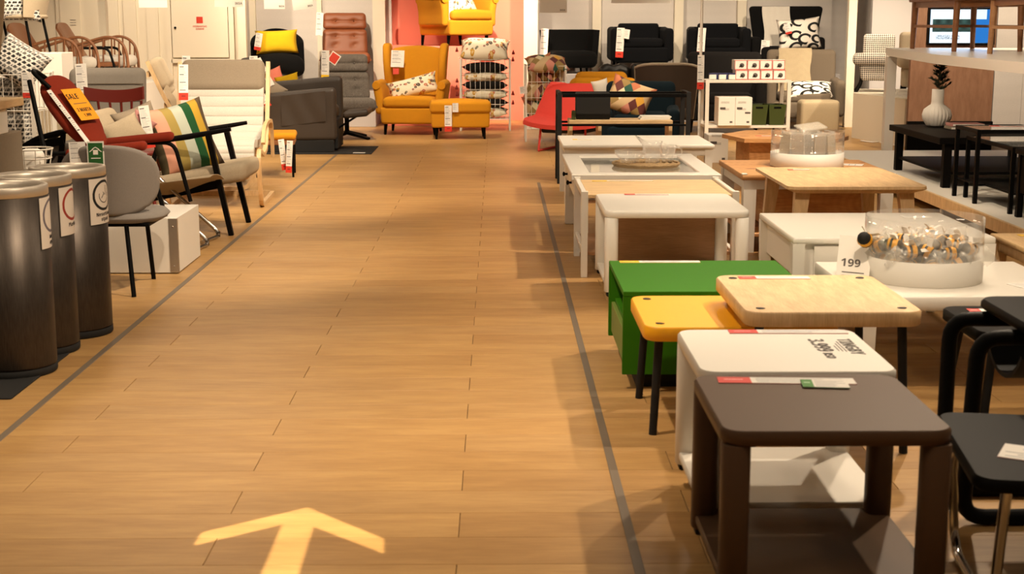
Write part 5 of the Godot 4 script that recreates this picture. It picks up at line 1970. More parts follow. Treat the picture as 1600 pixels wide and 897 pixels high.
func back_row() -> void:
	var b: B
	var t: Node3D
	# yellow group
	wing_chair("wing_chair", "yellow wing chair with rolled arms standing on the floor", M.fabric_yellow, Vector3(-0.98, 0, -16.85), -4)
	wing_chair("wing_chair", "yellow wing chair turned sideways on the coral ledge", M.fabric_yellow, Vector3(-0.53, 0.9905, -18.32), 34)
	cushion("floral_cushion", "long floral printed cushion lying across the floor standing yellow wing chair", M.print_floral, Vector3(-0.97, 0.545, -16.66), 0.60, 0.24, 0.15, -18, -4, 15)
	cushion("floral_cushion", "floral printed cushion on the upper yellow wing chair", M.print_floral, Vector3(-0.42, 1.52, -18.2), 0.36, 0.26, 0.12, -20, 30, 8)
	price_tag("white price sheet pinned to the yellow wing chair back", "tag_white", Vector3(-1.165, 0.86, -17.0), 0.155, 0.20, -14, -4, -2)
	b = B.new()
	b.card(0.07, 0.07)
	var rc := obj("price_tag", b, M.card_red)
	rc.transform = Transform3D(basis_of(-10, -4, 0), Vector3(-1.185, 0.715, -16.975))
	meta(rc, "small red square tag under the price sheet on the wing chair", "price tag")
	price_tag("white price tag with red foot on the upper yellow wing chair", "tag_red", Vector3(-0.555, 1.40, -17.86), 0.055, 0.29, 0, 10, 0)
	# ottoman
	t = thing("ottoman", "yellow footstool with tapered dark legs before the wing chair", "footstool", Vector3(-0.41, 0, -16.1), 3)
	b = B.new()
	b.soft(Vector3(0, 0.215, 0), Vector3(0.64, 0.17, 0.42), 0.02, 3, func(p: Vector3) -> Vector3: return Vector3(p.x * (1 + 0.2 * (p.y - 0.13)), p.y, p.z))
	obj("base", b, M.fabric_yellow, t)
	b = B.new()
	b.soft(Vector3(0, 0.355, 0), Vector3(0.68, 0.13, 0.46), 0.035, 5, func(p: Vector3) -> Vector3: return p + Vector3(0, 0.025 * (1 - pow(p.x / 0.34, 2)) * (1 - pow(p.z / 0.23, 2)) if p.y > 0.36 else 0.0, 0))
	obj("cushion_top", b, M.fabric_yellow, t)
	tapered_legs(t, 0.52, 0.3, 0.14, M.black_wood, 0.022)
	price_tag("white price tag with red foot on the yellow footstool", "tag_red", Vector3(-0.535, 0.235, -15.86), 0.08, 0.29, 0, 2, 0)
	price_tag("small white square tag on the yellow footstool", "tag_white", Vector3(-0.455, 0.355, -15.86), 0.065, 0.10, 0, 2, 0)

	# racks of cushions
	wire_rack("white wire rack stacked with dark backed floral cushions", Vector3(-0.133, 0, -17.35), 0.59, 0.46, 0.856)
	for k in 6:
		var c := cushion("floral_cushion", ["lowest floral cushion lying flat in the wire rack", "lowest dark cushion lying flat in the wire rack", "middle floral cushion lying flat in the wire rack", "middle dark cushion lying flat in the wire rack", "upper floral cushion lying flat inside the wire rack", "upper dark cushion lying flat inside the wire rack"][k], M.print_floral if k % 2 == 0 else M.fabric_charcoal, Vector3(-0.133, 0.22 + 0.105 * k, -17.35), 0.56, 0.40, 0.13, -90 + (4 if k % 2 == 0 else -4), 0, 0, "stacked cushions in the floral rack")
		c.rotation.z = deg_to_rad(3.0 if k % 3 == 1 else -2.0)
	cushion("floral_cushion", "floral cushion with tassels lying on top of the rack", M.print_floral, Vector3(-0.14, 0.965, -17.3), 0.60, 0.44, 0.20, -62, 0, -3)
	t = thing("tassel_set", "dark red tassels on the cushion edges at the wire rack", "tassel", Vector3(-0.133, 0, -17.1))
	for q in [[-0.335, 0.96], [-0.335, 0.60], [-0.34, 0.52], [-0.335, 0.44], [-0.33, 0.34], [0.335, 0.93], [0.33, 0.85], [0.33, 0.45], [0.33, 0.34]]:
		b = B.new()
		b.lathe([[0.004, 0.03], [0.008, 0.02], [0.008, 0.014], [0.016, 0.0], [0.018, -0.022], [0.0, -0.024]], 8, Vector3(q[0], q[1], 0.0))
		obj("tassel", b, M.tassel_red, t)
	wire_rack("white wire rack filled with patchwork rhomb cushions", Vector3(0.535, 0, -15.75), 0.43, 0.42, 0.83)
	for k in 6:
		cushion("patchwork_cushion", ["lowest patchwork cushion in the wire rack", "second lowest patchwork cushion in the wire rack", "third patchwork cushion up in the wire rack", "fourth patchwork cushion up in the wire rack", "fifth patchwork cushion up in the wire rack", "uppermost patchwork cushion inside the wire rack"][k], M.print_rhombs, Vector3(0.535 + (0.05 if k % 2 == 0 else -0.06), 0.26 + 0.1 * k, -15.75), 0.34, 0.34, 0.16, -50 + 17 * (k % 3), 20 - 13 * k, 10 * (k % 3), "patchwork cushions in the rack")
	cushion("patchwork_cushion", "patchwork rhomb cushion lying on top of the rack", M.print_rhombs, Vector3(0.55, 0.84, -15.7), 0.46, 0.42, 0.16, -74, 6, 0)
	price_tag("small white tag sticking out from the patchwork rack", "tag_white", Vector3(0.292, 0.565, -15.526), 0.08, 0.08, 0, 0, 8)

	# red shell chair
	t = thing("swivel_chair", "bright red shell lounge chair on thin red steel legs", "armchair", Vector3(0.77, 0, -14.55), -24)
	b = B.new()
	b.sheet(func(u: float, w: float) -> Vector3:
		var a := 2 * u - 1
		var half := 0.47 - 0.10 * clampf((w - 0.45) / 0.55, 0.0, 1.0)
		half *= 1.0 - 0.12 * pow(absf(2 * w - 1), 6)
		w = 0.5 + (w - 0.5) * (1.0 - 0.10 * pow(absf(a), 5))
		var seat := clampf(w / 0.45, 0.0, 1.0)
		var back := smoothstep(0.30, 1.0, w) * 0.35 + 0.65 * clampf((w - 0.45) / 0.55, 0.0, 1.0)
		return Vector3(a * half, 0.30 - 0.05 * sin(seat * PI * 0.5) + 0.40 * back + 0.07 * a * a * (1 - absf(w - 0.5)) - 0.05 * pow(1.0 - seat, 3), 0.34 - 0.50 * seat - 0.26 * back + 0.16 * a * a * back), 16, 20, 0.045)
	obj("shell", b, M.fabric_red, t)
	b = B.new()
	b.soft(Vector3(0, 0.215, 0.06), Vector3(0.46, 0.05, 0.44), 0.024, 3)
	obj("under_shell", b, M.black_matt, t)
	for q in [[-0.24, 0.28], [0.24, 0.28], [-0.24, -0.2], [0.24, -0.2]]:
		armless_frame(t, [Vector3(q[0] * 1.05, 0.012, q[1]), Vector3(q[0], 0.24, q[1] * 0.9)], 0.012, M.fabric_red)
	armless_frame(t, [Vector3(-0.252, 0.012, 0.28), Vector3(-0.252, 0.012, -0.2)], 0.012, M.fabric_red, "runner")
	armless_frame(t, [Vector3(0.252, 0.012, 0.28), Vector3(0.252, 0.012, -0.2)], 0.012, M.fabric_red, "runner")

	# teal chair with patchwork cushion
	club_chair("dark teal armchair with a patchwork cushion on its seat", M.fabric_teal, Vector3(1.36, 0, -13.5), -6, 0.74, 0.73, 0.50, false)
	cushion("patchwork_cushion", "patchwork rhomb cushion leaning on the dark teal armchair", M.print_rhombs, Vector3(1.23, 0.60, -13.25), 0.42, 0.34, 0.14, -16, -4, -22)
	cushion("cushion", "white cushion peeking between yellow sofa and teal armchair", M.fabric_white, Vector3(1.03, 0.63, -14.05), 0.18, 0.22, 0.1, -10, 20, 12)
	# brown shell chair seen from behind
	t = thing("swivel_chair", "dark brown shell armchair with pale piped edge, seen from behind", "armchair", Vector3(1.75, 0, -14.75), 176)
	b = B.new()
	var sh := func(u: float, w: float) -> Vector3:
		var a := 2 * u - 1
		return Vector3(a * 0.32 * (1.0 - 0.12 * (1 - w)), 0.30 + 0.57 * w * (1 - 0.07 * pow(absf(a), 4)), -0.12 - 0.12 * w + 0.30 * a * a * (1 - 0.4 * w))
	b.sheet(sh, 16, 10, 0.03)
	obj("shell", b, M.fabric_brown, t)
	b = B.new()
	var rim := []
	for k in 21:
		rim.append(sh.call(0.0, k / 20.0))
	for k in range(1, 21):
		rim.append(sh.call(k / 20.0, 1.0))
	for k in range(1, 21):
		rim.append(sh.call(1.0, 1.0 - k / 20.0))
	b.tube(rim, 0.018, 8)
	obj("piping", b, M.fabric_stone, t)
	b = B.new()
	b.soft(Vector3(0, 0.36, 0.1), Vector3(0.52, 0.12, 0.48), 0.05, 3)
	obj("seat", b, M.fabric_brown, t)
	b = B.new()
	b.lathe([[0.22, 0.0], [0.22, 0.015], [0.03, 0.03], [0.03, 0.30]], 20)
	obj("pedestal", b, M.black, t)
	# yellow and black sofas behind
	t = thing("love_seat", "yellow sofa with plump rounded backs behind the red chair", "sofa", Vector3(1.2, 0, -16.15), 180)
	b = B.new()
	b.soft(Vector3(0, 0.28, 0), Vector3(0.82, 0.28, 0.7), 0.06, 3)
	obj("base", b, M.fabric_yellow, t)
	for q in [[-0.17, 0.60, 0.2], [0.19, 0.60, 0.2]]:
		b = B.new()
		b.soft(Vector3(q[0], q[1] - 0.08, q[2] - 0.4), Vector3(0.40, 0.32, 0.2), 0.085, 4)
		obj("back_cushion", b, M.fabric_yellow, t)
	b = B.new()
	b.soft(Vector3(0.0, 0.60, 0.28), Vector3(0.6, 0.26, 0.16), 0.075, 4)
	obj("headrest", b, M.fabric_yellow, t)
	tapered_legs(t, 0.7, 0.5, 0.14, M.black_wood)
	t = thing("leather_sofa", "black leather sofa back behind the yellow sofa", "sofa", Vector3(1.62, 0, -17.3))
	b = B.new()
	b.soft(Vector3(0, 0.26, 0), Vector3(0.8, 0.52, 0.7), 0.06, 3)
	obj("base", b, M.leather_black, t)
	for s in [-1, 1]:
		b = B.new()
		b.soft(Vector3(s * 0.19, 0.64, -0.2), Vector3(0.38, 0.28, 0.2), 0.07, 5, func(p: Vector3) -> Vector3: return p + Vector3(0, 0.012 * sin(p.x * 40), 0.01 * cos(p.x * 33)))
		obj("back_cushion", b, M.leather_black, t)

	# dark chairs on the long plinth
	t = thing("tub_chair", "black fabric tub chair with curved back, first on the grey plinth", "armchair", Vector3(0.98, 0.621, -19.1), 8)
	b = B.new()
	b.sheet(func(u: float, w: float) -> Vector3:
		var a := lerpf(-1.75, 1.75, u)
		return Vector3(0.36 * sin(a) * (0.9 + 0.12 * w), 0.12 + 0.44 * w, -0.30 * cos(a) - 0.05 * w), 20, 6, 0.07)
	obj("shell", b, M.fabric_black, t)
	b = B.new()
	b.soft(Vector3(0, 0.18, 0.06), Vector3(0.6, 0.22, 0.62), 0.08, 4)
	obj("seat", b, M.fabric_black, t)
	tapered_legs(t, 0.36, 0.4, 0.09, M.black_wood)
	var q1 := club_chair("navy black armchair with a loose back cushion, beside the tub chair", M.fabric_navy, Vector3(1.9, 0.621, -19.1), 0, 0.82, 0.60, 0.585)
	copy(q1, "armchair", "black armchair with a loose back cushion, beside the winged one", Vector3(2.94, 0.621, -19.1), -6)
	flared_chair("black wing chair draped with a white throw on the grey plinth", M.fabric_black, Vector3(3.84, 0.621, -19.1), -6)
	b = B.new()
	b.sheet(func(u: float, w: float) -> Vector3:
		return Vector3(-0.12 + 0.36 * u + 0.02 * sin(5 * w), 0.0 + 0.54 * w, -0.05 - 0.10 * w + 0.008 * sin(u * 14)), 14, 8, 0.012)
	var th := obj("throw_blanket", b, M.fabric_white)
	th.transform = Transform3D(basis_of(0, -8, 0), Vector3(3.66, 0.945, -19.1))
	meta(th, "white throw hanging down the back of the black wing chair", "throw")
	cushion("loop_cushion", "white cushion with bold black loops on the black wing chair", M.print_loops, Vector3(3.93, 1.13, -18.72), 0.56, 0.42, 0.16, -14, -6, 5)
	# taupe chair with throw below
	club_chair("taupe armchair with knitted throw and a looped cushion", M.fabric_taupe, Vector3(3.76, 0, -17.55), -6, 0.94, 0.95, 0.60, false)
	b = B.new()
	b.sheet(func(u: float, w: float) -> Vector3:
		return Vector3(0.40 * u + 0.01 * sin(9 * w), 0.55 * w, -0.08 * w + 0.006 * sin(u * 11)), 12, 8, 0.014)
	th = obj("throw_blanket", b, M.knit)
	th.transform = Transform3D(basis_of(0, -6, 0), Vector3(3.47, 0.42, -17.66))
	meta(th, "cream knitted throw over the taupe armchair", "throw")
	cushion("loop_cushion", "white cushion with black loops lying on the taupe armchair", M.print_loops, Vector3(3.80, 0.48, -17.32), 0.54, 0.34, 0.14, -60, -4, 0)
	b = B.new()
	b.soft(Vector3(0, 0.19, 0), Vector3(0.46, 0.38, 0.3), 0.05, 4)
	t = thing("pouf", "cream covered pouf pushed against the taupe armchair", "footstool", Vector3(3.82, 0, -16.95))
	obj("cover", b, M.knit, t)
	club_chair("charcoal armchair standing behind the white utility rack", M.fabric_charcoal, Vector3(2.72, 0, -17.1), -8, 0.98, 0.93, 0.68, false)
	# tags on the dark chairs
	for q in [[Vector3(0.63, 1.02, -18.97), "white price tag on the black tub chair", "tag_white", 0.10, 0.36], [Vector3(1.605, 1.02, -18.7), "white price tag with red foot on the navy black armchair", "tag_red", 0.10, 0.38], [Vector3(2.66, 1.02, -18.7), "white price tag with red foot on the black armchair beside the winged one", "tag_red", 0.10, 0.38], [Vector3(3.50, 0.92, -18.74), "white price tag hanging from the black wing chair", "tag_white", 0.11, 0.26]]:
		price_tag(q[1], q[2], q[0], q[3], q[4], 0, 0, -3)
	price_tag("small square tag beside the long one on the navy black armchair", "tag_white", Vector3(1.69, 1.13, -18.68), 0.07, 0.12, 0, 0, -8)
	price_tag("long clear and red tag on the slim white pole", "tag_red", Vector3(1.99, 0.81, -13.975), 0.065, 0.33, 0, 0, 0)
	price_tag("small white tag with red print on the white looped cushion", "tag_red", Vector3(3.76, 1.20, -18.6), 0.08, 0.14, 0, 0, 14)
	utility_rack()
	recliners()

func utility_rack() -> void:
	var b: B
	var t := thing("utility_rack", "white steel utility rack with two open shelves", "rack", Vector3(2.77, 0, -15.95))
	for sx in [-1, 1]:
		for sz in [-1, 1]:
			b = B.new()
			b.box(Vector3(sx * 0.45, 0.33, sz * 0.2), Vector3(0.04, 0.66, 0.04), 0.003)
			obj("post", b, M.white_metal, t)
	for y in [0.645, 0.15]:
		b = B.new()
		b.box(Vector3(0, y, 0), Vector3(0.93, 0.03, 0.43), 0.003)
		obj("shelf", b, M.white_metal, t)
	# lamp boxes, two rows of four
	for r in 2:
		for k in 4:
			b = B.new()
			b.box(Vector3(0, 0.055, 0), Vector3(0.134, 0.108, 0.2), 0.002)
			t = thing("bulb_box", "white and red bulb box, %s row, %s from the blue packs" % [["lower", "upper"][r], ["first", "second", "third", "fourth"][k]], "box", Vector3(2.69 + k * 0.139 + (0.012 if r == 0 else 0.0), 0.661 + r * 0.1085, -15.9), 0, "bulb boxes on the utility rack")
			obj("carton", b, M.paper, t)
			b = B.new()
			for q in [[0, 0.103, 0.134, 0.007], [0, 0.006, 0.134, 0.007]]:
				b.box(Vector3(q[0], q[1], 0.1005), Vector3(q[2], q[3], 0.0015), 0.0)
			for s in [-1, 1]:
				b.box(Vector3(s * 0.064, 0.055, 0.1005), Vector3(0.005, 0.1, 0.0015), 0.0)
			obj("red_border", b, M.card_red, t)
			b = B.new()
			b.x = Transform3D(basis_of(90, 0, 0), Vector3(0.012, 0.05, 0.1))
			b.lathe([[0.0, 0.0], [0.026, 0.0], [0.026, 0.002], [0.0, 0.002]], 10)
			b.bar(Vector3(-0.03, 0.001, 0.02), Vector3(0.0, 0.001, 0.0), 0.014, 0.002)
			obj("picture", b, M.ink_grey, t)
	for k in 5:
		b = B.new()
		b.soft(Vector3(0, 0.035, 0), Vector3(0.10, 0.068, 0.08), 0.012, 2)
		t = thing("battery_pack", "small white and blue pack, %s on the utility rack" % ["first of the front three", "middle of the front three", "front one beside the bulb boxes", "first of the rear two", "last of the rear two"][k], "packet", Vector3(2.40 + (k % 3) * 0.105 + (0.05 if k > 2 else 0.0), 0.661, -15.85 - (0.1 if k > 2 else 0.0)), -8 + 6 * k, "blue packs on the utility rack")
		obj("wrap", b, M.paper, t)
		b = B.new()
		b.box(Vector3(0, 0.062, 0), Vector3(0.102, 0.016, 0.082), 0.004)
		b.box(Vector3(0.04, 0.03, 0.039), Vector3(0.02, 0.05, 0.006), 0.001)
		obj("blue_band", b, mat("pack_blue", Color(0.05, 0.09, 0.3), 0.5), t)
	# cartons below
	var k2 := 0
	for q in [[Vector3(2.53, 0.166, -15.83), "white storage carton with printed label on the lower rack shelf"], [Vector3(2.715, 0.166, -15.83), "white storage carton with a black bar print on the lower rack shelf"], [Vector3(2.06, 0.0, -13.35), "white carton on the floor before the utility rack"]]:
		t = thing("carton", q[1], "box", q[0])
		b = B.new()
		b.box(Vector3(0, 0.155 if k2 < 2 else 0.13, 0), Vector3(0.182, 0.31 if k2 < 2 else 0.26, 0.3), 0.003)
		obj("box", b, M.paper, t)
		b = B.new()
		b.box(Vector3(-0.045, 0.19, 0.1505), Vector3(0.06, 0.024, 0.001), 0.0)
		if k2 == 1:
			b.box(Vector3(0.045, 0.14, 0.1505), Vector3(0.06, 0.02, 0.001), 0.0)
		b.box(Vector3(0.05, 0.04, 0.1505), Vector3(0.03, 0.02, 0.001), 0.0)
		for r in 4:
			b.box(Vector3(-0.02, 0.26 - r * 0.012 - (0.05 if r > 1 else 0.0), 0.1505), Vector3(0.09, 0.003, 0.001), 0.0)
		obj("print", b, M.ink_grey, t)
		k2 += 1
	for k in 2:
		t = thing("storage_bin", ["olive green plastic bin beside the white cartons on the rack", "olive green plastic bin at the rack end away from the cartons"][k], "bin", Vector3(2.90 + k * 0.2, 0.166, -15.88), 0, "olive bins on the utility rack")
		b = B.new()
		var ls := []
		for p in [[0.078, 0.0], [0.095, 0.225], [0.088, 0.225], [0.072, 0.008]]:
			var l := []
			for s in [[1, -1], [-1, -1], [-1, 1], [1, 1]]:
				l.append(Vector3(s[0] * p[0], p[1], s[1] * p[0] * 1.5))
			ls.append(l)
		b.loft(ls, false)
		obj("tub", b, M.green_box, t)
		b = B.new()
		b.box(Vector3(0, 0.193, 0.14), Vector3(0.08, 0.02, 0.004), 0.002)
		obj("slot", b, M.black, t)

func recliners() -> void:
	var b: B
	var t: Node3D
	# mat
	b = B.new()
	b.box(Vector3(-1.85, 0.004, -14.55), Vector3(1.22, 0.007, 0.86), 0.001)
	var mt := obj("floor_mat", b, M.rubber)
	meta(mt, "dark grey mat under the dark leather recliner", "mat")
	b = B.new()
	b.box(Vector3(-1.37, 0.0085, -14.2), Vector3(0.12, 0.001, 0.08), 0.0)
	obj("label", b, M.paper, mt)
	# recliner facing the aisle (+x)
	t = thing("recliner", "dark brown leather recliner with its footrest raised, in profile", "armchair", Vector3(-2.0, 0.008, -14.62))
	for s in [0.30, -0.34]:
		b = B.new()
		b.soft(Vector3(0.0, 0.36, s), Vector3(0.80, 0.50, 0.11), 0.045, 6, func(p: Vector3) -> Vector3: return p + Vector3(0, (0.035 * p.x / 0.4 + (0.09 if s < 0 else 0.0)) * clampf((p.y - 0.11) / 0.5, 0, 1), 0.006 * sin(9 * p.x + 6 * p.y) if p.z > s else 0.0))
		obj("arm_panel", b, M.leather_dark, t)
		b = B.new()
		b.box(Vector3(0.0, 0.06, s), Vector3(0.74, 0.12, 0.09), 0.004)
		obj("base_rail", b, M.black_matt, t)
	b = B.new()
	b.soft(Vector3(0.05, 0.38, -0.02), Vector3(0.64, 0.16, 0.52), 0.06, 4)
	obj("seat", b, M.leather_dark, t)
	b = B.new()
	b.soft(Vector3(-0.32, 0.62, -0.02), Vector3(0.15, 0.62, 0.52), 0.06, 4, func(p: Vector3) -> Vector3: return p + Vector3(-0.35 * (p.y - 0.4), 0, 0))
	obj("backrest", b, M.leather_dark, t)
	b = B.new()
	b.soft(Vector3(0.58, 0.37, -0.02), Vector3(0.26, 0.07, 0.48), 0.03, 3, func(p: Vector3) -> Vector3: return p + Vector3(0, 0.10 * (p.x - 0.58), 0))
	obj("footrest", b, M.leather_dark, t)
	b = B.new()
	b.bar(Vector3(0.36, 0.2, 0.1), Vector3(0.58, 0.34, 0.1), 0.02, 0.03)
	obj("footrest_arm", b, M.black, t)
	b = B.new()
	b.bar(Vector3(0.36, 0.2, -0.14), Vector3(0.58, 0.34, -0.14), 0.02, 0.03)
	obj("footrest_arm", b, M.black, t)
	b = B.new()
	b.box(Vector3(0.32, 0.17, -0.02), Vector3(0.16, 0.3, 0.5), 0.01)
	obj("mechanism_case", b, M.black_matt, t)
	b = B.new()
	b.sheet(func(u: float, w: float) -> Vector3: return Vector3(-0.14 + 0.44 * u, 0.26 + 0.30 * w + 0.05 * u, 0.362 + 0.004 * sin(14 * u + 5 * w)), 12, 8, 0.004)
	obj("side_pocket", b, M.leather_dark, t)
	price_tag("first white tag on the dark recliner's backrest", "tag_white", Vector3(-2.40, 0.83, -14.28), 0.08, 0.26, 0, 10, 2)
	price_tag("second white tag slanting on the dark recliner's backrest", "tag_white", Vector3(-2.30, 0.80, -14.3), 0.06, 0.3, 0, 10, 26)
	price_tag("third tag with red foot on the dark recliner's backrest", "tag_red", Vector3(-2.40, 0.58, -14.2), 0.06, 0.26, 0, 10, 4)
	price_tag("fourth tag with red foot slanting on the dark recliner's backrest", "tag_red", Vector3(-2.31, 0.56, -14.21), 0.06, 0.22, 0, 10, 30)
	cushion("cushion", "small beige ribbed cushion hanging over the dark recliner arm", M.fabric_stone, Vector3(-2.25, 0.645, -14.35), 0.30, 0.16, 0.07, -12, 8, -36)
	cushion("cushion", "yellow cushion corner standing behind the dark recliner", M.cushion_yellow, Vector3(-2.24, 0.665, -15.4), 0.26, 0.14, 0.07, -6, 0, 14)
	cushion("cushion", "round coral cushion standing behind the dark recliner", M.coral, Vector3(-2.42, 0.69, -15.5), 0.26, 0.2, 0.09, -6, 0, 20)
	b = B.new()
	b.box(Vector3(-2.32, 0.3, -15.5), Vector3(0.6, 0.6, 0.34), 0.004)
	meta(obj("low_plinth", b, M.white_matt), "white block under the yellow and coral cushions", "plinth")
	# swivel chairs
	swivel_chair("grey melange swivel chair with buttoned pads on a star foot", M.fabric_melange, Vector3(-1.68, 0, -16.05), 10)
	b = B.new()
	b.box(Vector3(-1.88, 0.22, -18.2), Vector3(0.76, 0.44, 0.86), 0.004)
	meta(obj("low_plinth", b, M.wall_grey), "grey block under the brown leather swivel chair", "plinth")
	swivel_chair("brown leather swivel chair with buttoned pads and tall headrest", M.leather_brown, Vector3(-1.9, 0.441, -18.15), 6).scale = Vector3(1.02, 1.03, 1.0)
	price_tag("white price tag on the brown leather swivel chair", "tag_white", Vector3(-2.19, 1.26, -17.95), 0.085, 0.28, 0, 6, -4)
	price_tag("white price tag with yellow foot on the grey swivel chair", "tag_yellow", Vector3(-1.865, 0.83, -15.7), 0.085, 0.31, 0, 8, -2)
	b = B.new()
	b.card(0.09, 0.10)
	var rt := obj("price_tag", b, M.card_red)
	rt.transform = Transform3D(basis_of(0, 8, -35), Vector3(-1.77, 0.90, -15.72))
	meta(rt, "small red card tucked beside the yellow footed tag", "price tag")
	b = B.new()
	b.x = Transform3D(basis_of(0, 0, 0), Vector3(0, 0, -0.002))
	b.card(0.11, 0.12)
	obj("border", b, M.paper, rt)
	# black bucket chair with yellow cushion
	b = B.new()
	b.box(Vector3(-2.72, 0.19, -18.0), Vector3(0.8, 0.38, 0.8), 0.004)
	meta(obj("low_plinth", b, M.white_matt), "white block under the black bucket chair", "plinth")
	t = thing("bucket_chair", "black padded bucket chair holding a yellow cushion", "armchair", Vector3(-2.72, 0.381, -17.95), 10)
	b = B.new()
	b.sheet(func(u: float, w: float) -> Vector3:
		var a := lerpf(-1.6, 1.6, u)
		return Vector3(0.30 * sin(a), 0.36 + 0.46 * w * (0.4 + 0.6 * cos(a * 0.75)), -0.25 * cos(a) - 0.10 * w), 18, 6, 0.06)
	obj("shell", b, M.fabric_black, t)
	b = B.new()
	b.soft(Vector3(0, 0.38, 0.08), Vector3(0.64, 0.26, 0.52), 0.11, 5, func(p: Vector3) -> Vector3: return p + Vector3(0, 0.02 * cos(p.x * 9), 0))
	obj("seat", b, M.fabric_black, t)
	tapered_legs(t, 0.4, 0.36, 0.28, M.black_wood, 0.016)
	cushion("cushion", "bright yellow oblong cushion on the black bucket chair", M.cushion_yellow, Vector3(-2.70, 1.045, -17.78), 0.52, 0.30, 0.15, -14, 8, 2)
	price_tag("white price tag with red foot over the yellow cushion", "tag_red", Vector3(-2.90, 1.05, -17.62), 0.08, 0.21, 0, 8, -10)


# ---------------------------------------------------------------- raised stands at the right
func platform_right() -> void:
	var b: B
	var t: Node3D
	# low stand with a pale edge on short feet
	t = thing("display_platform", "low white platform with pale wooden edge boards on short feet", "platform", Vector3(0, 0, 0))
	b = B.new()
	b.box(Vector3(4.4, 0.115, -10.2), Vector3(2.84, 0.06, 5.4), 0.004)
	obj("deck", b, M.white_matt, t)
	for k in 3:
		b = B.new()
		b.box(Vector3(2.975, 0.11, -8.4 - k * 1.8), Vector3(0.02, 0.08, 1.796), 0.003)
		obj("edge_board", b, M.birch, t)
	for k in 4:
		b = B.new()
		b.lathe([[0.012, 0.0], [0.012, 0.05], [0.02, 0.085]], 10, Vector3(3.02, 0, -8.0 - k * 1.55))
		obj("foot", b, M.white_metal, t)
	# black coffee table with vase, books and a lower shelf
	t = thing("coffee_table", "black brown coffee table with lower shelf on the platform", "table", Vector3(3.62, 0.145, -10.58))
	b = B.new()
	b.box(Vector3(0, 0.332, 0), Vector3(1.04, 0.046, 1.30), 0.003)
	obj("tabletop", b, M.black_wood, t)
	for sx in [-1, 1]:
		for sz in [-1, 1]:
			b = B.new()
			b.box(Vector3(sx * 0.45, 0.155, sz * 0.60), Vector3(0.055, 0.31, 0.055), 0.003)
			obj("leg", b, M.black_wood, t)
	b = B.new()
	b.box(Vector3(0, 0.10, 0), Vector3(0.92, 0.018, 1.20), 0.002)
	obj("shelf", b, M.black_wood, t)
	vase(Vector3(3.40, 0.5015, -11.0))
	for k in 2:
		b = B.new()
		b.box(Vector3(3.52 + k * 0.01, 0.513 + k * 0.023, -10.72), Vector3(0.24, 0.021, 0.17), 0.002)
		var bk := obj("book", b, M.fabric_stone if k == 0 else M.fabric_pink)
		meta(bk, "pale book lying under the pinkish one on the black coffee table" if k == 0 else "pinkish book lying on the pale one on the black coffee table", "book")
		b = B.new()
		b.box(Vector3(3.522 + k * 0.01, 0.513 + k * 0.023, -10.717), Vector3(0.238, 0.014, 0.17), 0.001)
		obj("pages", b, M.paper, bk)
	# nest of steel and glass tables
	for q in [[Vector3(3.42, 0.145, -9.29), 0.70, 0.44, 0.475, "taller black steel table with a glass top on the platform"], [Vector3(3.45, 0.145, -9.0), 0.66, 0.86, 0.41, "lower black steel table with a glass top nested under the taller one"]]:
		t = thing("glass_table", q[4], "table", q[0])
		for sx in [-1, 1]:
			for sz in [-1, 1]:
				b = B.new()
				b.box(Vector3(sx * (q[1] / 2 - 0.012), q[3] / 2, sz * (q[2] / 2 - 0.012)), Vector3(0.025, q[3], 0.025), 0.002)
				obj("leg", b, M.black, t)
		b = B.new()
		for s in [-1, 1]:
			b.box(Vector3(0, q[3] - 0.012, s * (q[2] / 2 - 0.012)), Vector3(q[1] - 0.05, 0.024, 0.024), 0.002)
			b.box(Vector3(s * (q[1] / 2 - 0.012), q[3] - 0.012, 0), Vector3(0.024, 0.024, q[2] - 0.05), 0.002)
		obj("top_frame", b, M.black, t)
		b = B.new()
		b.box(Vector3(0, q[3] - 0.005, 0), Vector3(q[1] - 0.05, 0.006, q[2] - 0.05), 0.0)
		obj("glass_pane", b, M.glass, t)
		b = B.new()
		b.box(Vector3(0, 0.12, 0), Vector3(q[1] - 0.05, 0.01, q[2] - 0.05), 0.001)
		obj("shelf", b, M.black, t)
	price_strip("price strip with pink end on the taller glass topped table", "strip_red", Vector3(3.4, 0.6185, -9.42), 0.26, 0.05)
	t = thing("side_table", "black box shaped side table at the platform edge", "table", Vector3(3.42, 0.145, -8.2))
	b = B.new()
	b.slab(Vector3(0, 0.38, 0), 0.64, 0.56, 0.035, 0.02, 0.004, 4)
	obj("tabletop", b, M.black_wood, t)
	for sx in [-1, 1]:
		for sz in [-1, 1]:
			b = B.new()
			b.box(Vector3(sx * 0.285, 0.19, sz * 0.245), Vector3(0.035, 0.38, 0.035), 0.003)
			obj("leg", b, M.black_wood, t)
	for sx in [-1, 1]:
		b = B.new()
		b.box(Vector3(sx * 0.285, 0.26, 0), Vector3(0.02, 0.22, 0.46), 0.003)
		obj("side_panel", b, M.black_wood, t)
	price_strip("price strip with pink end on the black box side table", "strip_red", Vector3(3.3, 0.56, -8.3), 0.18, 0.06)
	# upper shelf
	t = thing("display_shelf", "glossy white raised display shelf on a white post", "shelf", Vector3.ZERO)
	b = B.new()
	var lo := []
	var hi := []
	for p in [Vector2(3.62, -13.35), Vector2(3.30, -10.8), Vector2(3.20, -8.0), Vector2(5.6, -8.0), Vector2(5.6, -13.35)]:
		lo.append(Vector3(p.x, 0.985, p.y))
		hi.append(Vector3(p.x, 1.055, p.y))
	b.loft([lo, hi], false)
	obj("shelf_board", b, M.white, t)
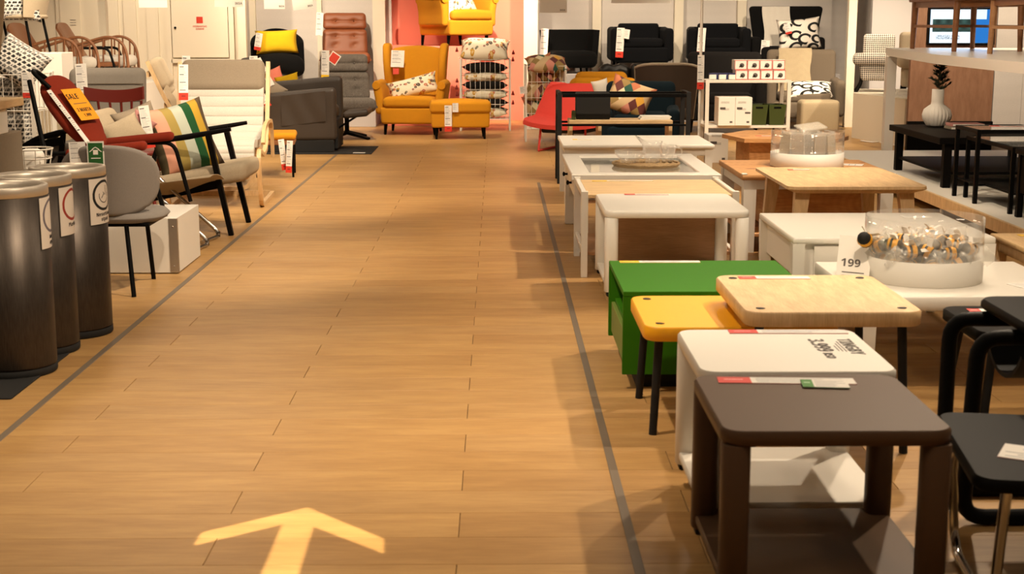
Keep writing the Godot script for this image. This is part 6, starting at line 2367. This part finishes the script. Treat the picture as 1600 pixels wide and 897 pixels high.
	for p in [Vector3(3.63, 0, -13.2), Vector3(5.5, 0, -13.2), Vector3(5.5, 0, -8.1)]:
		b = B.new()
		b.box(p + Vector3(0, 0.49, 0), Vector3(0.085, 0.98, 0.085), 0.004)
		obj("post", b, M.white_matt, t)
	b = B.new()
	b.tube(curve([Vector3(4.02, 0.97, -10.0), Vector3(4.02, 0.945, -10.0), Vector3(4.10, 0.94, -10.0), Vector3(4.12, 0.96, -10.0)], 4), 0.006, 6)
	obj("hook", b, M.white_metal, t)
	# wooden tables on the shelf
	wood_stand("light brown wooden table with turned legs on the raised shelf", Vector3(4.0, 1.056, -12.3), 0.62, 1.3, 0.44, M.brown_wood)
	wood_stand("brown wooden table with black capped legs on the raised shelf", Vector3(4.02, 1.056, -10.45), 0.6, 1.1, 0.44, M.oak)
	# wall pieces behind the shelf
	b = B.new()
	b.box(Vector3(4.46, 0.9, -14.05), Vector3(0.82, 1.8, 0.06), 0.003)
	struct("wall_panel_wood", b, M.panel_wood)
	b = B.new()
	b.box(Vector3(4.46, 0.165, -14.01), Vector3(0.84, 0.33, 0.05), 0.003)
	struct("baseboard_right", b, M.black_wood)
	for k in 4:
		b = B.new()
		b.box(Vector3(5.02 + k * 0.281, 0.9, -14.05), Vector3(0.278, 1.8, 0.05), 0.003)
		struct("wall_panel_white_%d" % (k + 1), b, M.wall)
	# screen
	t = thing("display_screen", "lit information screen in a black frame behind the shelf", "screen", Vector3(4.52, 1.25, -14.004))
	b = B.new()
	b.box(Vector3(0, 0, 0), Vector3(0.66, 0.36, 0.03), 0.006)
	obj("frame", b, M.black, t)
	var rng := RandomNumberGenerator.new()
	rng.seed = 2
	var pic := tex(128, 72, func(i: int, j: int) -> Color:
		if i > 88:
			return Color(0.10, 0.42, 0.72) if j > 20 or i > 112 else Color(0.85, 0.92, 0.98)
		if j > 20 and j < 48 and i > 4:
			return Color(0.08, 0.16, 0.15).lerp(Color(0.2, 0.32, 0.3), 0.5 + 0.5 * sin(i * 0.3) * cos(j * 0.25))
		if j > 54 and j < 64 and i > 12 and i < 60 and rng.randf() < 0.4:
			return Color(0.45, 0.5, 0.55)
		return Color(0.88, 0.94, 0.98))
	var sm := mat("screen_picture", Color.BLACK, 0.3)
	sm.emission_enabled = true
	sm.emission_operator = BaseMaterial3D.EMISSION_OP_MULTIPLY
	sm.emission = Color.WHITE
	sm.emission_texture = pic
	sm.emission_energy_multiplier = 0.95
	b = B.new()
	b.x.origin.z = 0.017
	b.card(0.62, 0.32, 0.002)
	obj("screen", b, sm, t)
	var sl := AreaLight3D.new()
	sl.name = "screen_glow"
	t.add_child(sl)
	sl.transform = Transform3D(Basis(Vector3.UP, PI), Vector3(0, 0, 0.03)) * Transform3D(Basis(Vector3.UP, PI), Vector3.ZERO)
	sl.rotation.y = PI
	sl.area_size = Vector2(0.62, 0.32)
	sl.area_normalize_energy = true
	sl.light_energy = 0.12
	sl.light_color = Color(0.75, 0.87, 1.0)
	sl.area_range = 20.0
	sl.shadow_enabled = true
	# plinth with the checked chair
	b = B.new()
	lo = []
	hi = []
	for p in [Vector2(4.02, -16.1), Vector2(4.27, -14.9), Vector2(5.9, -14.9), Vector2(5.9, -17.1), Vector2(4.3, -17.1)]:
		lo.append(Vector3(p.x, 0, p.y))
		hi.append(Vector3(p.x, 0.50, p.y))
	lo.reverse()
	hi.reverse()
	b.loft([lo, hi], false)
	meta(obj("display_plinth", b, M.cream), "cream plinth with slanted side under the houndstooth chair", "plinth")
	t = thing("slipper_chair", "houndstooth checked slipper chair with curved black legs", "chair", Vector3(4.36, 0.501, -16.45), -14)
	b = B.new()
	b.soft(Vector3(0, 0.37, 0.04), Vector3(0.54, 0.13, 0.48), 0.055, 4)
	obj("seat", b, M.houndstooth, t)
	b = B.new()
	b.soft(Vector3(0, 0.23, 0.04), Vector3(0.36, 0.2, 0.38), 0.04, 4, func(p: Vector3) -> Vector3: return Vector3(p.x * (1 + 0.8 * (p.y - 0.2)), p.y, p.z))
	obj("skirt", b, M.houndstooth, t)
	b = B.new()
	b.soft(Vector3(0.02, 0.52, -0.17), Vector3(0.36, 0.26, 0.10), 0.045, 4, func(p: Vector3) -> Vector3: return p + Vector3(0, 0, 0.4 * p.x * p.x))
	obj("backrest", b, M.houndstooth, t)
	for q in [[-1, 1], [1, 1], [-1, -1], [1, -1]]:
		b = B.new()
		b.tube(curve([Vector3(q[0] * 0.22, 0.0, q[1] * 0.2), Vector3(q[0] * 0.17, 0.10, q[1] * 0.16), Vector3(q[0] * 0.16, 0.2, q[1] * 0.15)], 4), 0.02, 8)
		obj("leg", b, M.black_wood, t)
	t = thing("slipper_chair", "beige slipper chair with skirted seat beside the houndstooth one", "chair", Vector3(4.58, 0.501, -15.55), -10)
	b = B.new()
	b.soft(Vector3(0, 0.36, 0), Vector3(0.44, 0.13, 0.44), 0.055, 4)
	obj("seat", b, M.fabric_beige, t)
	b = B.new()
	b.soft(Vector3(0, 0.2, 0), Vector3(0.34, 0.22, 0.34), 0.03, 4)
	obj("skirt", b, M.fabric_beige, t)
	b = B.new()
	b.soft(Vector3(0, 0.54, -0.17), Vector3(0.4, 0.28, 0.10), 0.045, 4)
	obj("backrest", b, M.fabric_beige, t)
	tapered_legs(t, 0.3, 0.3, 0.1, M.black_wood)
	for k in 3:
		b = B.new()
		b.box(Vector3(4.33 + k * 0.02, 0.507 + 0.03 * k, -15.35), Vector3(0.14, 0.028, 0.1), 0.002)
		meta(obj("booklet", b, M.paper), "small pale booklet in a stack by the beige slipper chair", "booklet", "booklets by the beige slipper chair")
	# cable on the floor
	b = B.new()
	b.tube(curve([Vector3(4.0, 0.008, -15.6), Vector3(4.08, 0.008, -15.4), Vector3(4.2, 0.008, -15.5), Vector3(4.14, 0.012, -15.25), Vector3(4.22, 0.008, -15.0)], 6), 0.008, 6)
	meta(obj("white_cable", b, M.white_matt), "white cable coiled on the floor by the slanted plinth", "cable")

func wood_stand(label: String, at: Vector3, w: float, d: float, h: float, m: Material) -> void:
	var t := thing("wooden_table", label, "table", at)
	var b := B.new()
	b.slab(Vector3(0, h - 0.03, 0), w, d, 0.03, 0.03, 0.004, 4)
	obj("tabletop", b, m, t)
	for sx in [-1, 1]:
		for sz in [-1, 1]:
			b = B.new()
			b.tube([Vector3(sx * (w / 2 - 0.04), 0, sz * (d / 2 - 0.06)), Vector3(sx * (w / 2 - 0.05), h - 0.03, sz * (d / 2 - 0.07))], [0.02, 0.028], 12)
			obj("leg", b, m, t)
	for s in [-1, 1]:
		b = B.new()
		b.box(Vector3(s * (w / 2 - 0.05), h - 0.055, 0), Vector3(0.02, 0.05, d - 0.18), 0.002)
		obj("apron", b, M.brown_wood, t)
		b = B.new()
		b.box(Vector3(0, h - 0.055, s * (d / 2 - 0.07)), Vector3(w - 0.14, 0.05, 0.02), 0.002)
		obj("apron", b, M.brown_wood, t)
		b = B.new()
		b.box(Vector3(s * (w / 2 - 0.045), 0.2, 0), Vector3(0.018, 0.024, d - 0.16), 0.002)
		obj("stretcher", b, m, t)
	b = B.new()
	b.box(Vector3(0, 0.2, -d / 2 + 0.065), Vector3(w - 0.1, 0.024, 0.018), 0.002)
	obj("stretcher", b, m, t)

func vase(at: Vector3) -> void:
	var t := thing("ribbed_vase", "white ribbed bulb vase with a tall neck holding a sprig", "vase", at)
	var b := B.new()
	var ls := []
	for p in [[0.0, 0.0], [0.06, 0.0], [0.08, 0.012], [0.104, 0.06], [0.108, 0.09], [0.098, 0.13], [0.066, 0.158], [0.05, 0.168], [0.046, 0.19], [0.046, 0.285], [0.04, 0.285], [0.038, 0.2], [0.0, 0.19]]:
		var l := []
		var rib: float = 0.10 * sin(PI * clampf(p[1] / 0.168, 0.0, 1.0))
		for j in 132:
			var a := TAU * j / 132
			var rr: float = p[0] * (1.0 + rib * (absf(sin(a * 11)) - 0.5))
			l.append(Vector3(rr * cos(a), p[1], -rr * sin(a)))
		ls.append(l)
	b.loft(ls, true, false)
	obj("body", b, M.white_matt, t)
	# conifer sprig
	var rng := RandomNumberGenerator.new()
	rng.seed = 8
	b = B.new()
	b.tube([Vector3(0, 0.2, 0), Vector3(0.015, 0.5, 0)], 0.004, 5)
	obj("stem", b, M.brown_wood, t)
	var leaf := mat("needle", Color(0.12, 0.16, 0.08), 0.8)
	for k in 16:
		b = B.new()
		var y := 0.28 + 0.013 * k
		var a := k * 2.4
		var ln := 0.09 * (1.0 - k / 20.0)
		var d := Vector3(cos(a), 0.55, sin(a)).normalized()
		for q in 12:
			var f := q / 12.0
			var p := Vector3(0.01, y, 0) + d * (ln * f)
			for s in 3:
				var e := (d + Vector3(rng.randf_range(-1, 1), rng.randf_range(-0.3, 0.8), rng.randf_range(-1, 1)) * 0.9).normalized() * 0.034
				b.bar(p, p + e, 0.006, 0.005, 0.002, 0.002)
		obj("branch", b, leaf, t)


# ---------------------------------------------------------------- hanging price signs
func signs() -> void:
	var list := [
		["white hanging sign over the lounge chairs near the hatch", Vector3(-2.95, 1.415, -12.5), 0.245, 0.34, "", 0.0],
		["white hanging sign over the bent birch lounge chairs", Vector3(-2.30, 1.42, -12.5), 0.245, 0.34, "IKEA", 0.0],
		["hanging price sign reading 49.999 above the black bucket chair", Vector3(-2.52, 1.433, -16.5), 0.235, 0.33, "IKEA", 0.0],
		["tilted hanging price sign beside the brown leather chair", Vector3(-2.19, 1.43, -16.5), 0.235, 0.33, "IKEA", 7.0],
		["hanging price sign above the black tub chair", Vector3(0.65, 1.39, -16.5), 0.31, 0.42, "IKEA", 0.0],
		["wide white hanging sign above the navy black armchair", Vector3(1.65, 1.498, -16.5), 0.68, 0.5, "", 0.0],
		["wide white hanging sign above the utility rack", Vector3(2.6, 1.527, -16.5), 0.52, 0.4, "", 0.0],
	]
	for s in list:
		var t := thing("hanging_sign", s[0], "sign", s[1])
		t.rotation.z = deg_to_rad(s[5])
		var b := B.new()
		b.x.origin.y = s[3] / 2
		b.card(s[2], s[3], 0.004)
		obj("board", b, M.paper, t)
		for k in [-1, 1]:
			b = B.new()
			b.tube([Vector3(k * s[2] * 0.42, s[3], 0), Vector3(k * s[2] * 0.42, 3.4, 0)], 0.0015, 5)
			obj("string", b, M.white_metal, t)
		if s[4] != "":
			lettering(s[4], 0.028, Transform3D(Basis(), Vector3(s[2] * 0.34, 0.03, 0.0028)), M.ink_grey, t)
		if s[0].contains("49.999"):
			lettering("49.999", 0.06, Transform3D(Basis(), Vector3(-0.02, 0.13, 0.0028)), M.ink, t)
			lettering("SVAKOG DANA", 0.02, Transform3D(Basis(), Vector3(-0.02, 0.2, 0.0028)), M.ink_grey, t)
